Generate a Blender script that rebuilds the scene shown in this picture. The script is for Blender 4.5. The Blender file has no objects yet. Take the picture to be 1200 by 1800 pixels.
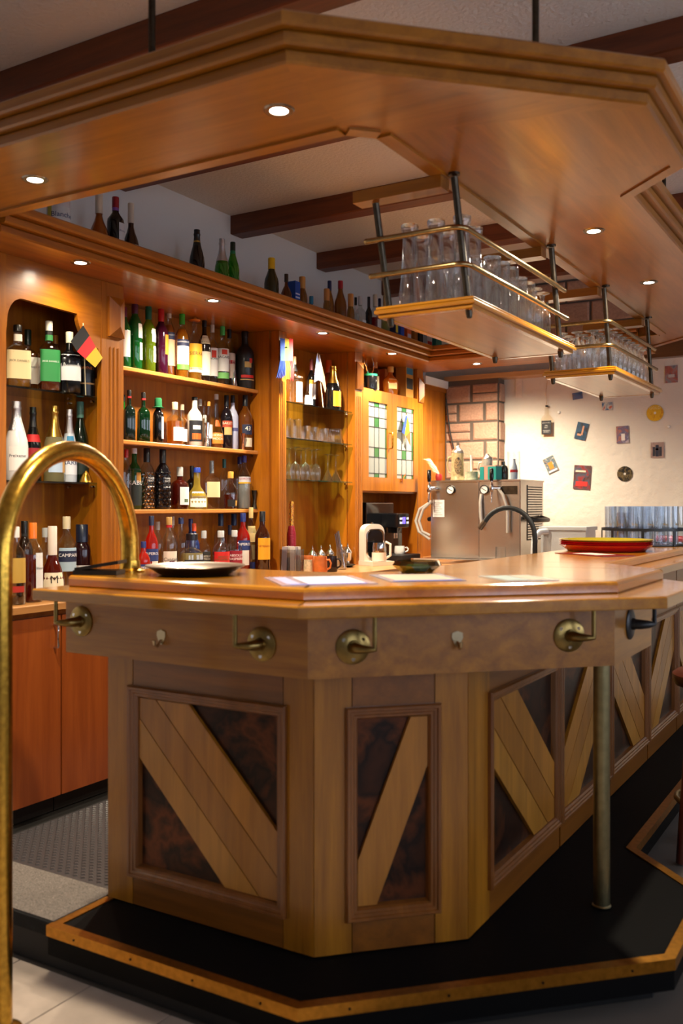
import bpy, math, random
from mathutils import Vector, Matrix
random.seed(7)
S = bpy.context.scene
COL = S.collection
# ---------------------------------------------------------------- camera
F, YAW, CX, HY, HC = 1640.0, math.radians(31.0), 600.0, 888.0, 1.36
cam = bpy.data.cameras.new('camera'); camo = bpy.data.objects.new('camera', cam); COL.objects.link(camo)
camo.location = (0, 0, HC); camo.rotation_euler = (math.pi/2, 0, YAW)
cam.sensor_fit = 'HORIZONTAL'; cam.sensor_width = 24.0; cam.lens = 24.0*F/1200.0
cam.shift_y = -12.0/1200.0
cam.clip_start = 0.05; cam.clip_end = 60
cam.dof.use_dof = True; cam.dof.focus_distance = 5.2; cam.dof.aperture_fstop = 2.4
S.camera = camo
S.view_settings.view_transform = 'Standard'; S.view_settings.look = 'None'
S.view_settings.gamma = 1.0; S.view_settings.use_curve_mapping = False
S.view_settings.exposure = 0.15
S.cycles.max_bounces = 10; S.cycles.transparent_max_bounces = 64; S.cycles.transmission_bounces = 8
S.cycles.caustics_reflective = False; S.cycles.caustics_refractive = False
S.cycles.sample_clamp_indirect = 6.0
# ---------------------------------------------------------------- world and daylight
W = bpy.data.worlds.new('world'); S.world = W; W.use_nodes = True
W.node_tree.nodes['Background'].inputs[0].default_value = (0.45, 0.62, 1.0, 1)
W.node_tree.nodes['Background'].inputs[1].default_value = 0.35
DAYLIGHT = 5.0          # one sky brightness for all windows of the room's right-hand side
SPOT_W, SPOT_COL = 120.0, (1.0, 0.85, 0.63)
CANOPY_W = 110.0
# pixel -> world helpers (a pixel is a direction; depth always comes from a surface)
fw = Vector((-math.sin(YAW), math.cos(YAW), 0)); rt = Vector((math.cos(YAW), math.sin(YAW), 0))
def ray(px, py): return fw + rt*((px-CX)/F) + Vector((0, 0, (HY-py)/F))
CAMP = Vector((0, 0, HC))
def atz(px, py, z): d = ray(px, py); return CAMP + d*((z-HC)/d.z)
def atx(px, py, x): d = ray(px, py); return CAMP + d*(x/d.x)
def aty(px, py, y): d = ray(px, py); return CAMP + d*(y/d.y)
# ---------------------------------------------------------------- materials
def lin(h):
    h = h.lstrip('#'); c = [int(h[i:i+2], 16)/255 for i in (0, 2, 4)]
    return tuple((x/12.92 if x <= .04045 else ((x+.055)/1.055)**2.4) for x in c) + (1,)
MATS = {}
def pmat(name, col, rough=.5, metal=0, trans=0, coat=0, ior=1.45, emit=0, alpha=1, spec=.5, bump=0, bscale=40, var=0):
    if name in MATS: return MATS[name]
    m = bpy.data.materials.new(name); m.use_nodes = True; nt = m.node_tree; b = nt.nodes['Principled BSDF']
    c = lin(col) if isinstance(col, str) else col
    b.inputs['Base Color'].default_value = c; b.inputs['Roughness'].default_value = rough
    b.inputs['Metallic'].default_value = metal; b.inputs['Transmission Weight'].default_value = trans
    b.inputs['Coat Weight'].default_value = coat; b.inputs['Coat Roughness'].default_value = .12
    b.inputs['IOR'].default_value = ior; b.inputs['Specular IOR Level'].default_value = spec
    if emit: b.inputs['Emission Color'].default_value = c; b.inputs['Emission Strength'].default_value = emit
    if bump or var:
        tc = nt.nodes.new('ShaderNodeTexCoord'); n = nt.nodes.new('ShaderNodeTexNoise')
        n.inputs['Scale'].default_value = bscale; n.inputs['Detail'].default_value = 6
        nt.links.new(tc.outputs['Object'], n.inputs['Vector'])
        if bump:
            bp = nt.nodes.new('ShaderNodeBump'); bp.inputs['Strength'].default_value = bump; bp.inputs['Distance'].default_value = .01
            nt.links.new(n.outputs['Fac'], bp.inputs['Height']); nt.links.new(bp.outputs['Normal'], b.inputs['Normal'])
        if var:
            r = nt.nodes.new('ShaderNodeValToRGB'); r.color_ramp.elements[0].position = .3; r.color_ramp.elements[1].position = .7
            r.color_ramp.elements[0].color = tuple(x*(1-var) for x in c[:3])+(1,); r.color_ramp.elements[1].color = tuple(min(1, x*(1+var)) for x in c[:3])+(1,)
            nt.links.new(n.outputs['Fac'], r.inputs['Fac']); nt.links.new(r.outputs['Color'], b.inputs['Base Color'])
    MATS[name] = m; return m
def wood(name, c1, c2, axis='z', rough=.36, coat=.35, scale=1.0):
    if name in MATS: return MATS[name]
    m = bpy.data.materials.new(name); m.use_nodes = True; nt = m.node_tree; b = nt.nodes['Principled BSDF']; L = nt.links.new
    tc = nt.nodes.new('ShaderNodeTexCoord'); oi = nt.nodes.new('ShaderNodeObjectInfo')
    ad = nt.nodes.new('ShaderNodeVectorMath'); ad.operation = 'ADD'
    sc = nt.nodes.new('ShaderNodeVectorMath'); sc.operation = 'SCALE'; sc.inputs[0].default_value = (7, 5, 9)
    L(oi.outputs['Random'], sc.inputs['Scale']); L(tc.outputs['Object'], ad.inputs[0]); L(sc.outputs[0], ad.inputs[1])
    mp = nt.nodes.new('ShaderNodeMapping')
    if axis == 'd': mp.inputs['Rotation'].default_value = (0, 0, -math.pi/4); ax = 'x'
    else: ax = axis
    mp.inputs['Scale'].default_value = {'x': (1.1, 16, 16), 'y': (16, 1.1, 16), 'z': (16, 16, 1.1)}[ax]
    L(ad.outputs[0], mp.inputs['Vector'])
    n1 = nt.nodes.new('ShaderNodeTexNoise'); n1.inputs['Scale'].default_value = 1.3*scale; n1.inputs['Detail'].default_value = 8; n1.inputs['Distortion'].default_value = .6
    n2 = nt.nodes.new('ShaderNodeTexNoise'); n2.inputs['Scale'].default_value = 9*scale; n2.inputs['Detail'].default_value = 3
    L(mp.outputs[0], n1.inputs['Vector']); L(mp.outputs[0], n2.inputs['Vector'])
    mx = nt.nodes.new('ShaderNodeMath'); mx.operation = 'MULTIPLY_ADD'; mx.inputs[1].default_value = .3
    L(n2.outputs['Fac'], mx.inputs[0]); L(n1.outputs['Fac'], mx.inputs[2])
    r = nt.nodes.new('ShaderNodeValToRGB'); r.color_ramp.elements[0].position = .42; r.color_ramp.elements[1].position = .9
    r.color_ramp.elements[0].color = lin(c2); r.color_ramp.elements[1].color = lin(c1)
    L(mx.outputs[0], r.inputs['Fac']); L(r.outputs['Color'], b.inputs['Base Color'])
    b.inputs['Roughness'].default_value = rough; b.inputs['Coat Weight'].default_value = coat; b.inputs['Coat Roughness'].default_value = .16
    bp = nt.nodes.new('ShaderNodeBump'); bp.inputs['Strength'].default_value = .04; bp.inputs['Distance'].default_value = .01
    L(n1.outputs['Fac'], bp.inputs['Height']); L(bp.outputs['Normal'], b.inputs['Normal'])
    MATS[name] = m; return m
def thin_glass(name, col='#ffffff', k=1.6, rough=.02):
    if name in MATS: return MATS[name]
    m = bpy.data.materials.new(name); m.use_nodes = True; nt = m.node_tree; nt.nodes.clear(); L = nt.links.new
    o = nt.nodes.new('ShaderNodeOutputMaterial'); mx = nt.nodes.new('ShaderNodeMixShader')
    t = nt.nodes.new('ShaderNodeBsdfTransparent'); t.inputs[0].default_value = lin(col)
    g = nt.nodes.new('ShaderNodeBsdfGlossy'); g.inputs['Roughness'].default_value = rough
    lw = nt.nodes.new('ShaderNodeLayerWeight'); lw.inputs['Blend'].default_value = .5
    pw5 = nt.nodes.new('ShaderNodeMath'); pw5.operation = 'POWER'; pw5.inputs[1].default_value = 4.0; L(lw.outputs['Facing'], pw5.inputs[0])
    f = nt.nodes.new('ShaderNodeMath'); f.operation = 'MULTIPLY_ADD'; f.inputs[1].default_value = .94; f.inputs[2].default_value = .045; L(pw5.outputs[0], f.inputs[0])
    mu = nt.nodes.new('ShaderNodeMath'); mu.operation = 'MULTIPLY'; mu.inputs[1].default_value = k; mu.use_clamp = True
    L(f.outputs[0], mu.inputs[0]); L(mu.outputs[0], mx.inputs[0]); L(t.outputs[0], mx.inputs[1]); L(g.outputs[0], mx.inputs[2]); L(mx.outputs[0], o.inputs[0])
    MATS[name] = m; return m
def dense_glass(name, col, k=.45, fk=1.3, rough=.03, pw=.6):
    """glass or drink that lets light through and also scatters a share k of it"""
    if name in MATS: return MATS[name]
    m = bpy.data.materials.new(name); m.use_nodes = True; nt = m.node_tree; nt.nodes.clear(); L = nt.links.new
    o = nt.nodes.new('ShaderNodeOutputMaterial'); mx = nt.nodes.new('ShaderNodeMixShader'); m2 = nt.nodes.new('ShaderNodeMixShader'); m3 = nt.nodes.new('ShaderNodeMixShader')
    c = lin(col); tcol = tuple(x**pw for x in c[:3])+(1,)
    t = nt.nodes.new('ShaderNodeBsdfTransparent'); t.inputs[0].default_value = tcol
    d = nt.nodes.new('ShaderNodeBsdfDiffuse'); d.inputs[0].default_value = c
    tl = nt.nodes.new('ShaderNodeBsdfTranslucent'); tl.inputs[0].default_value = c
    g = nt.nodes.new('ShaderNodeBsdfGlossy'); g.inputs['Roughness'].default_value = rough
    lw = nt.nodes.new('ShaderNodeLayerWeight'); lw.inputs['Blend'].default_value = .5
    pw5 = nt.nodes.new('ShaderNodeMath'); pw5.operation = 'POWER'; pw5.inputs[1].default_value = 4.0; L(lw.outputs['Facing'], pw5.inputs[0])
    f = nt.nodes.new('ShaderNodeMath'); f.operation = 'MULTIPLY_ADD'; f.inputs[1].default_value = .94; f.inputs[2].default_value = .045; L(pw5.outputs[0], f.inputs[0])
    mu = nt.nodes.new('ShaderNodeMath'); mu.operation = 'MULTIPLY'; mu.inputs[1].default_value = fk; mu.use_clamp = True
    m3.inputs[0].default_value = .5; m2.inputs[0].default_value = k
    L(d.outputs[0], m3.inputs[1]); L(tl.outputs[0], m3.inputs[2]); L(t.outputs[0], m2.inputs[1]); L(m3.outputs[0], m2.inputs[2])
    L(f.outputs[0], mu.inputs[0]); L(mu.outputs[0], mx.inputs[0]); L(m2.outputs[0], mx.inputs[1]); L(g.outputs[0], mx.inputs[2]); L(mx.outputs[0], o.inputs[0])
    MATS[name] = m; return m
def patch(name, cols, scale, rough=.5, metal=0, detail=5, kind='noise', dist=1.0):
    """mottled print or patina out of several colours"""
    if name in MATS: return MATS[name]
    m = bpy.data.materials.new(name); m.use_nodes = True; nt = m.node_tree; b = nt.nodes['Principled BSDF']; L = nt.links.new
    tc = nt.nodes.new('ShaderNodeTexCoord')
    if kind == 'noise':
        n = nt.nodes.new('ShaderNodeTexNoise'); n.inputs['Detail'].default_value = detail; n.inputs['Distortion'].default_value = dist; out = n.outputs['Fac']
    else:
        n = nt.nodes.new('ShaderNodeTexVoronoi'); n.feature = 'F1'; out = n.outputs['Distance']
    n.inputs['Scale'].default_value = scale
    L(tc.outputs['Object'], n.inputs['Vector'])
    r = nt.nodes.new('ShaderNodeValToRGB'); e = r.color_ramp.elements
    ps = [.3+.4*i/(len(cols)-1) for i in range(len(cols))]
    e[0].position = ps[0]; e[0].color = lin(cols[0]); e[1].position = ps[-1]; e[1].color = lin(cols[-1])
    for p_, c_ in zip(ps[1:-1], cols[1:-1]): q = e.new(p_); q.color = lin(c_)
    L(out, r.inputs['Fac']); L(r.outputs['Color'], b.inputs['Base Color'])
    b.inputs['Roughness'].default_value = rough; b.inputs['Metallic'].default_value = metal
    MATS[name] = m; return m
HON1, HON2 = '#ac7016', '#7c4a06'
wz = wood('wood_upright_grain', HON1, HON2, 'z'); wx = wood('wood_cross_grain', HON1, HON2, 'x')
wy = wood('wood_long_grain', HON1, HON2, 'y'); wd = wood('wood_diagonal_grain', HON1, HON2, 'd')
wrail = wood('wood_rail', '#885012', '#683a08', 'x'); wrail_y = wood('wood_rail_long', '#885012', '#683a08', 'y'); wrail_d = wood('wood_rail_diag', '#885012', '#683a08', 'd')
wmould = wood('wood_moulding', '#85501f', '#663912', 'z', .3)
cab_z = wood('cabinet_wood_upright', '#b06a14', '#864806', 'z'); cab_y = wood('cabinet_wood_long', '#b06a14', '#864806', 'y'); cab_x = wood('cabinet_wood_cross', '#b06a14', '#864806', 'x')
door_w = wood('base_door_wood', '#a0501c', '#853c12', 'z', .4)
top_x = wood('varnished_top_x', '#bd801a', '#935a08', 'x', .16, .8); top_y = wood('varnished_top_y', '#bd801a', '#935a08', 'y', .16, .8); top_d = wood('varnished_top_d', '#bd801a', '#935a08', 'd', .16, .8)
beamw = wood('beam_wood', '#7c3c16', '#55260c', 'x', .5, .1)
canw = wood('canopy_wood', '#a56716', '#804b0a', 'x', .3, .4); canw_y = wood('canopy_wood_long', '#a56716', '#804b0a', 'y', .3, .4); canw_d = wood('canopy_wood_diag', '#a56716', '#804b0a', 'd', .3, .4)
plaster = pmat('plaster_white', '#d8d0c4', .85, bump=.9, bscale=16)
wallpaint = pmat('wall_paint', '#dfdedb', .8, bump=.08, bscale=30)
ceilmat = pmat('ceiling_plaster', '#e4ddd3', .9, bump=.6, bscale=55)
brass = pmat('brass_aged', '#c59a3e', .24, 1, bump=.05, bscale=60, var=.25)
brass_dark = pmat('brass_dark', '#8a7444', .3, 1, var=.2)
brass_pole = pmat('brass_pole_dull', '#8f8562', .36, 1, var=.15)
brass_edge = pmat('brass_edge', '#b07a2c', .35, 1, bump=.05, bscale=50, var=.2)
gunmetal = pmat('gunmetal', '#4a4238', .35, 1, var=.25)
blackiron = pmat('black_iron', '#17171a', .4)
steel = pmat('steel', '#c9c6c2', .25, 1, var=.06, bscale=12)
chrome = pmat('chrome', '#d8d8da', .08, 1)
blackrub = pmat('black_rubber', '#141416', .6)
deckblack = pmat('deck_black', '#050506', .65, spec=.12, bump=.1, bscale=120)
copper = patch('copper_patina', ['#140b08', '#3a2014', '#1c1210', '#5a3018', '#241612'], 7, .35, .6, 9, dist=.35)
speck = patch('speckled_carpet', ['#2a2624', '#8a8078', '#4a4440', '#a89c90'], 160, .9)
tilemat = pmat('floor_tile_stone', '#b9a99c', .45, var=.12, bscale=9)
grout = pmat('grout', '#5d544c', .9)
stone = pmat('sandstone', '#a98570', .85, bump=.5, bscale=60, var=.15)
stone_joint = pmat('stone_joint', '#5a5048', .9)
clear = thin_glass('clear_glass'); shelf_glass = thin_glass('shelf_glass', '#dcefe6', 1.4)
rglass = dense_glass('crystal_glass', '#f6fafc', .012, 2.2, .03, 1)
_nt = rglass.node_tree; _o = next(n for n in _nt.nodes if n.type == 'OUTPUT_MATERIAL'); _s = _o.inputs[0].links[0].from_socket
_mx = _nt.nodes.new('ShaderNodeMixShader'); _mx.inputs[0].default_value = .42; _g = _nt.nodes.new('ShaderNodeBsdfGlass'); _g.inputs['IOR'].default_value = 1.4; _g.inputs['Roughness'].default_value = .0
_nt.links.new(_s, _mx.inputs[1]); _nt.links.new(_g.outputs[0], _mx.inputs[2]); _nt.links.new(_mx.outputs[0], _o.inputs[0])
white = pmat('white_matte', '#e8e4dc', .6); cream = pmat('cream', '#e6d8b0', .5); black = pmat('black_gloss', '#0c0c0e', .18)
greenpane = pmat('green_glass_pane', '#3f7a44', .25, trans=.3); milkpane = pmat('milky_glass_pane', '#a4a8a4', .3, trans=.25)
lead = pmat('lead_came', '#3a3a3c', .5, .6)
# ---------------------------------------------------------------- mesh helpers
class MB:
    def __init__(s): s.v = []; s.f = []
    def add(s, vs, fs):
        n = len(s.v); s.v += [tuple(v) for v in vs]; s.f += [tuple(i+n for i in f) for f in fs]; return s
    def box(s, a, b):
        x0, y0, z0 = (min(a[i], b[i]) for i in range(3)); x1, y1, z1 = (max(a[i], b[i]) for i in range(3))
        return s.add([(x0,y0,z0),(x1,y0,z0),(x1,y1,z0),(x0,y1,z0),(x0,y0,z1),(x1,y0,z1),(x1,y1,z1),(x0,y1,z1)],
                     [(0,3,2,1),(4,5,6,7),(0,1,5,4),(1,2,6,5),(2,3,7,6),(3,0,4,7)])
    def obox(s, c, ux, uy, uz):
        c, ux, uy, uz = map(Vector, (c, ux, uy, uz)); vs = []
        for k in (-1, 1):
            for i, j in ((-1,-1),(1,-1),(1,1),(-1,1)): vs.append(c+ux*i+uy*j+uz*k)
        return s.add(vs, [(0,3,2,1),(4,5,6,7),(0,1,5,4),(1,2,6,5),(2,3,7,6),(3,0,4,7)])
    def prism(s, poly, z0, z1, ch=0, lo=0):
        """poly counter-clockwise; ch chamfers the top edge, lo the bottom edge"""
        rings = []
        if lo: rings += [(offset(poly, -lo), z0), (poly, z0+lo)]
        else: rings += [(poly, z0)]
        if ch: rings += [(poly, z1-ch), (offset(poly, -ch*.35), z1-ch*.3), (offset(poly, -ch), z1)]
        else: rings += [(poly, z1)]
        n = len(poly); b = len(s.v)
        for p, z in rings: s.v += [(x, y, z) for x, y in p]
        for k in range(len(rings)-1):
            for i in range(n):
                j = (i+1) % n; s.f.append((b+k*n+i, b+k*n+j, b+(k+1)*n+j, b+(k+1)*n+i))
        s.f.append(tuple(b+i for i in reversed(range(n)))); s.f.append(tuple(b+(len(rings)-1)*n+i for i in range(n)))
        return s
    def lathe(s, prof, n=20, c=(0,0,0), sq=None, a0=0, caps=True):
        """prof = (r, z) from bottom to top; sq(k) optional squareness 0..1 for profile point k"""
        b = len(s.v); m = len(prof)
        for k, (r, z) in enumerate(prof):
            q = sq[k] if sq else 0
            for i in range(n):
                a = a0 + 2*math.pi*i/n; ca, sa = math.cos(a), math.sin(a)
                rr = r
                if q:
                    p = 2+q*6; rr = r*(1-q) + q*r*(abs(ca)**p+abs(sa)**p)**(-1/p)
                s.v.append((c[0]+rr*ca, c[1]+rr*sa, c[2]+z))
        for k in range(m-1):
            for i in range(n):
                j = (i+1) % n; s.f.append((b+k*n+i, b+k*n+j, b+(k+1)*n+j, b+(k+1)*n+i))
        if caps and prof[0][0] > 1e-6: s.f.append(tuple(b+i for i in reversed(range(n))))
        if caps and prof[-1][0] > 1e-6: s.f.append(tuple(b+(m-1)*n+i for i in range(n)))
        return s
    def tube(s, path, r, n=10, closed=False, caps=True):
        path = [Vector(p) for p in path]; m = len(path); b = len(s.v)
        rs = r if isinstance(r, (list, tuple)) else [r]*m
        up = None
        for k in range(m):
            if closed: t = (path[(k+1) % m]-path[k-1]).normalized()
            else: t = (path[min(k+1, m-1)]-path[max(k-1, 0)]).normalized()
            if up is None:
                up = Vector((0,0,1)) if abs(t.z) < .9 else Vector((1,0,0))
            sx = t.cross(up).normalized(); up = sx.cross(t).normalized()
            for i in range(n):
                a = 2*math.pi*i/n; s.v.append(tuple(path[k]+sx*(rs[k]*math.cos(a))+up*(rs[k]*math.sin(a))))
        for k in range(m if closed else m-1):
            k2 = (k+1) % m
            for i in range(n):
                j = (i+1) % n; s.f.append((b+k*n+i, b+k*n+j, b+k2*n+j, b+k2*n+i))
        if caps and not closed:
            s.f.append(tuple(b+i for i in reversed(range(n)))); s.f.append(tuple(b+(m-1)*n+i for i in range(n)))
        return s
    def cyl(s, a, b, r, n=12): return s.tube([a, b], r, n)
    def mesh(s, name, smooth=False):
        me = bpy.data.meshes.new(name); me.from_pydata(s.v, [], s.f); me.update()
        if smooth:
            me.polygons.foreach_set('use_smooth', [True]*len(me.polygons)); me.set_sharp_from_angle(angle=math.radians(40))
        return me
    def build(s, name, mat, parent=None, smooth=False, local=False, loc=None):
        me = s.mesh(name, smooth)
        me.materials.append(mat)
        return put(name, me, parent, local, loc)
def put(name, me, parent=None, local=False, loc=None):
    o = bpy.data.objects.new(name, me); COL.objects.link(o)
    if loc is not None: o.location = loc
    if parent is not None:
        o.parent = parent
        if not local: o.matrix_parent_inverse = INV[parent.name] if parent.name in INV else Matrix.Identity(4)
    return o
INV = {}
def offset(poly, d):
    """offset a closed counter-clockwise polygon outward by d"""
    n = len(poly); out = []
    for i in range(n):
        p0, p1, p2 = Vector(poly[i-1]), Vector(poly[i]), Vector(poly[(i+1) % n])
        a = (p1-p0).normalized(); b = (p2-p1).normalized()
        na = Vector((a.y, -a.x)); nb = Vector((b.y, -b.x))
        m = (na+nb); k = d/max(.2, (1+na.dot(nb)))
        out.append((p1.x+m.x*k, p1.y+m.y*k))
    return out
def tag(o, label, cat, group=None, kind=None):
    if label: o['label'] = label
    if cat: o['category'] = cat
    if group: o['group'] = group
    if kind: o['kind'] = kind
    return o
def thing(name, label, cat, loc=(0,0,0), group=None, rz=0):
    o = bpy.data.objects.new(name, None); COL.objects.link(o); o.empty_display_size = .05
    o.location = loc; o.rotation_euler = (0, 0, rz); tag(o, label, cat, group)
    INV[o.name] = Matrix.Translation(-Vector(loc))
    return o
def struct(name, mb, mat, parent=None, smooth=False, label=None, cat=None):
    o = mb.build(name, mat, parent, smooth)
    if parent is None:
        o['kind'] = 'structure'
        if label: o['label'] = label
        if cat: o['category'] = cat
    return o
def sub(o, mb, name, mat, smooth=False):
    """a sub-part of a part (same coordinates)"""
    c = mb.build(name, mat, None, smooth); c.parent = o
    return c
# flat lettering meshes, made once
TEXT = {}
def text_mesh(body):
    if body in TEXT: return TEXT[body]
    cu = bpy.data.curves.new('lettering', 'FONT'); cu.body = body; cu.resolution_u = 2; cu.align_x = 'CENTER'; cu.align_y = 'CENTER'
    ob = bpy.data.objects.new('lettering', cu); COL.objects.link(ob)
    dg = bpy.context.evaluated_depsgraph_get()
    me = bpy.data.meshes.new_from_object(ob.evaluated_get(dg))
    bpy.data.objects.remove(ob); bpy.data.curves.remove(cu)
    vs = [v.co.copy() for v in me.vertices]; fs = [tuple(p.vertices) for p in me.polygons]
    bpy.data.meshes.remove(me)
    if not vs: TEXT[body] = ([], [], 1, 1); return TEXT[body]
    x0, x1 = min(v.x for v in vs), max(v.x for v in vs); y0, y1 = min(v.y for v in vs), max(v.y for v in vs)
    vs = [(v.x-(x0+x1)/2, v.y-(y0+y1)/2) for v in vs]
    TEXT[body] = (vs, fs, x1-x0, y1-y0); return TEXT[body]
ALLTEXT = ["JACK DANIEL'S", 'Honey', 'APPLE', "Ballantine's", "HAYNE'S", 'Freixenet', 'BARR', 'CAMPARI', 'Bols', 'RAMAZZOTTI', 'SIERRA', 'BACARDI', '43', 'BAILEYS',
           'KABU', 'THREE\nSIXTY', 'GORDON\'S', 'APEROL', 'Captain', 'ouzo', 'ABSOLUT\nCITRON', 'ABSOLUT\nWATERMELON', 'ABSOLUT\nRASPBERRI', 'VETERANO', 'GOLD', 'Serenity', 'HONEY\nMOON', 'Blanche', 'M', 'TENNESSEE\nWHISKEY', 'GRANT', 'Burg', 'Old\nNo.7']
for _t in ALLTEXT: text_mesh(_t)
# ================================================================ the setting
XW, YB, XR, YF, ZF, ZC = -3.66, 7.55, 3.4, -3.4, -.15, 3.2
floor = struct('floor', MB().box((XW-.1, YF-.1, ZF-.12), (XR+.1, YB+.1, ZF-.008)), grout)
tm = MB().box((0, 0, -.008), (.322, .322, 0)).mesh('tile'); tm.materials.append(tilemat)
for i in range(16):
    for j in range(13):
        x, y = -3.51+.327*i+.02, 1.765-.327*j+.02
        if y < -2.3: continue
        put('tile', tm, floor, loc=(x, y, ZF))
struct('ceiling', MB().box((XW-.1, YF-.1, ZC), (XR+.1, YB+.1, ZC+.1)), ceilmat)
struct('wall_left', MB().box((XW-.12, YF-.1, ZF-.12), (XW, YB+.1, ZC)), wallpaint)
wb = struct('wall_back', MB().box((XW, YB, ZF-.12), (XR, YB+.12, ZC)), plaster)
for k, y in enumerate((-2.45, -1.43, -.41, .6, 1.62, 2.645, 3.665, 4.72, 5.737, 6.725)):
    b = struct('ceiling_beam', MB().prism([(XW+.001, y), (XR, y), (XR, y+.12), (XW+.001, y+.12)], 3.08, ZC-.001, 0, .006), beamw)
# daylit windows in the wall to the right of the bar, outside the picture
def wall_with_windows(name, axis, pos, lo, hi, wins, z0, z1, out):
    mb = MB(); t = .12*out
    def bx(a0, a1, zz0, zz1):
        if axis == 'x': mb.box((pos, a0, zz0), (pos+t, a1, zz1))
        else: mb.box((a0, pos, zz0), (a1, pos+t, zz1))
    bx(lo, hi, ZF-.12, z0); bx(lo, hi, z1, ZC); c = lo
    for a0, a1 in wins: bx(c, a0, z0, z1); c = a1
    bx(c, hi, z0, z1)
    return struct(name, mb, wallpaint)
daypane = pmat('daylight_pane', '#dbe6fa', .3, emit=DAYLIGHT)
WR = [(-1.6, -.2), (.5, 1.9), (2.7, 4.3), (4.8, 6.4)]; WZ0, WZ1 = .8, 2.45
wall_with_windows('wall_front', 'y', YF, XW, XR, [], .7, 2.3, -1)
wall_with_windows('wall_right', 'x', XR, YF, YB, WR, WZ0, WZ1, 1)
for wn, (a0, a1) in enumerate(WR):
    am = (a0+a1)/2; fr = MB()
    def B(mb, p0, p1, zz0, zz1, d0, d1): mb.box((XR-d0, p0, zz0), (XR-d1, p1, zz1))
    for q in ((a0, a0+.06), (am-.03, am+.03), (a1-.06, a1)): B(fr, q[0], q[1], WZ0, WZ1, -.08, -.02)
    for q in ((WZ0, WZ0+.06), (WZ1-.06, WZ1)): B(fr, a0, a1, q[0], q[1], -.08, -.02)
    w = struct('window_%d_offscreen' % (wn+1), fr, white)
    for k, q in enumerate(((a0+.06, am-.03), (am+.03, a1-.06))):
        m = MB(); B(m, q[0], q[1], WZ0+.06, WZ1-.06, -.055, -.045); m.build('pane_%d_offscreen' % (2*wn+k+1), daypane, w)
# the brick pillar and the stone band high on the back wall
pil = struct('stone_pillar', MB().box((-3.40, 7.41, 0), (-2.915, YB, 2.43)), stone_joint, label='pillar of pinkish sandstone blocks with dark joints beside white plaster wall', cat='pillar')
def block(par, x0, x1, z0, z1, y, d=.012):
    m = MB(); c = .012; pts = [(x0, z0), (x1, z0), (x1, z1), (x0, z1)]
    vs = [(x, y+.02, z) for x, z in pts] + [(x, y-d*.4, z) for x, z in pts]
    ins = [(x0+c, z0+c), (x1-c, z0+c), (x1-c, z1-c), (x0+c, z1-c)]
    vs += [(x+random.uniform(-.003, .003), y-d, z+random.uniform(-.003, .003)) for x, z in ins]
    fs = [(i, (i+1) % 4, (i+1) % 4+4, i+4) for i in range(4)]+[(i+4, (i+1) % 4+4, (i+1) % 4+8, i+8) for i in range(4)]+[(8, 9, 10, 11)]
    return m.add(vs, fs).build('stone_block', stone, par)
zt = 2.405; ch = .163
pats = [[(0, .48, 0, 1), (.52, 1, .52, 1), (.52, 1, 0, .45)], [(0, .22, .52, 1), (0, .22, 0, .45), (.26, .73, 0, 1), (.77, 1, 0, 1)],
        [(0, .48, .52, 1), (0, .48, 0, .45), (.53, 1, 0, 1)], [(0, .22, 0, 1), (.26, .74, 0, 1), (.78, 1, 0, 1)]]
for r in range(12):
    zb = zt-ch*(r+1)
    for u0, u1, v0, v1 in pats[r % 4]:
        x0 = -3.395+.478*u0; x1 = -3.395+.478*u1
        block(pil, x0+.004, x1-.004, zb+v0*(ch-.018), zb+v1*(ch-.018), 7.41)
sl = MB()
for r in range(12):                                    # the return of the pillar towards the plaster wall
    zb = zt-ch*(r+1)
    MB().box((-2.925, 7.435, zb), (-2.905-.006*(r % 2), 7.54, zb+ch-.018)).build('stone_block', stone, pil)
band = struct('trim_1', MB().box((-3.40, 7.38, 2.43), (-2.0, YB-.001, 2.47)), wood('pillar_cap_wood', '#c79a6a', '#a97a4c', 'x'))
struct('trim_2', MB().box((-2.0, 7.46, 2.505), (XR, YB-.001, 2.63)), wood('wall_band_wood', '#6f4a2a', '#583619', 'x'))
ub = struct('wall_stone_upper', MB().box((-2.75, 7.47, 2.64), (-1.75, YB-.001, 3.19)), stone_joint)
for r in range(3):
    x = -2.75+(-.2 if r % 2 else 0)
    while x < -1.76:
        x1 = min(x+.40, -1.755)
        if x1-max(x, -2.745) > .06: block(ub, max(x, -2.745)+.01, x1-.01, 2.655+.18*r, 2.82+.18*r, 7.47)
        x = x1
# raised floor behind the bar: step, speckled carpet strip, studded rubber mat
struct('floor_raised', MB().box((XW+.001, 2.13, ZF), (-1.62, YB-.001, -.006)), pmat('step_riser_dark', '#1d1b1a', .7))
cs = MB().box((XW+.005, 2.125, -.006), (-2.372, 2.40, .004)).build('carpet_strip', speck); tag(cs, 'speckled grey carpet strip on the step behind the bar', 'carpet')
MB().box((XW+.005, 2.115, -.045), (-2.375, 2.13, .0)).build('nosing', pmat('nosing_bristle', '#101010', .95, bump=1, bscale=200), cs)
matt = thing('rubber_mat', 'dark grey studded rubber mat behind the bar', 'mat', (-2.8, 2.9, -.005))
MB().box((-3.14, 2.402, -.006), (-2.385, 4.55, .002)).build('sheet', pmat('mat_grey', '#3a3638', .45), matt)
studs = MB(); y = 2.43; r = 0
while y < 3.7:
    x = -3.12+(.02 if r % 2 else 0)
    while x < -2.41:
        studs.add([(x-.014, y, .002), (x, y-.011, .002), (x+.014, y, .002), (x, y+.011, .002), (x-.008, y, .0065), (x, y-.006, .0065), (x+.008, y, .0065), (x, y+.006, .0065)],
                  [(0,1,5,4),(1,2,6,5),(2,3,7,6),(3,0,4,7),(4,5,6,7)]); x += .04
    y += .02; r += 1
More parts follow.
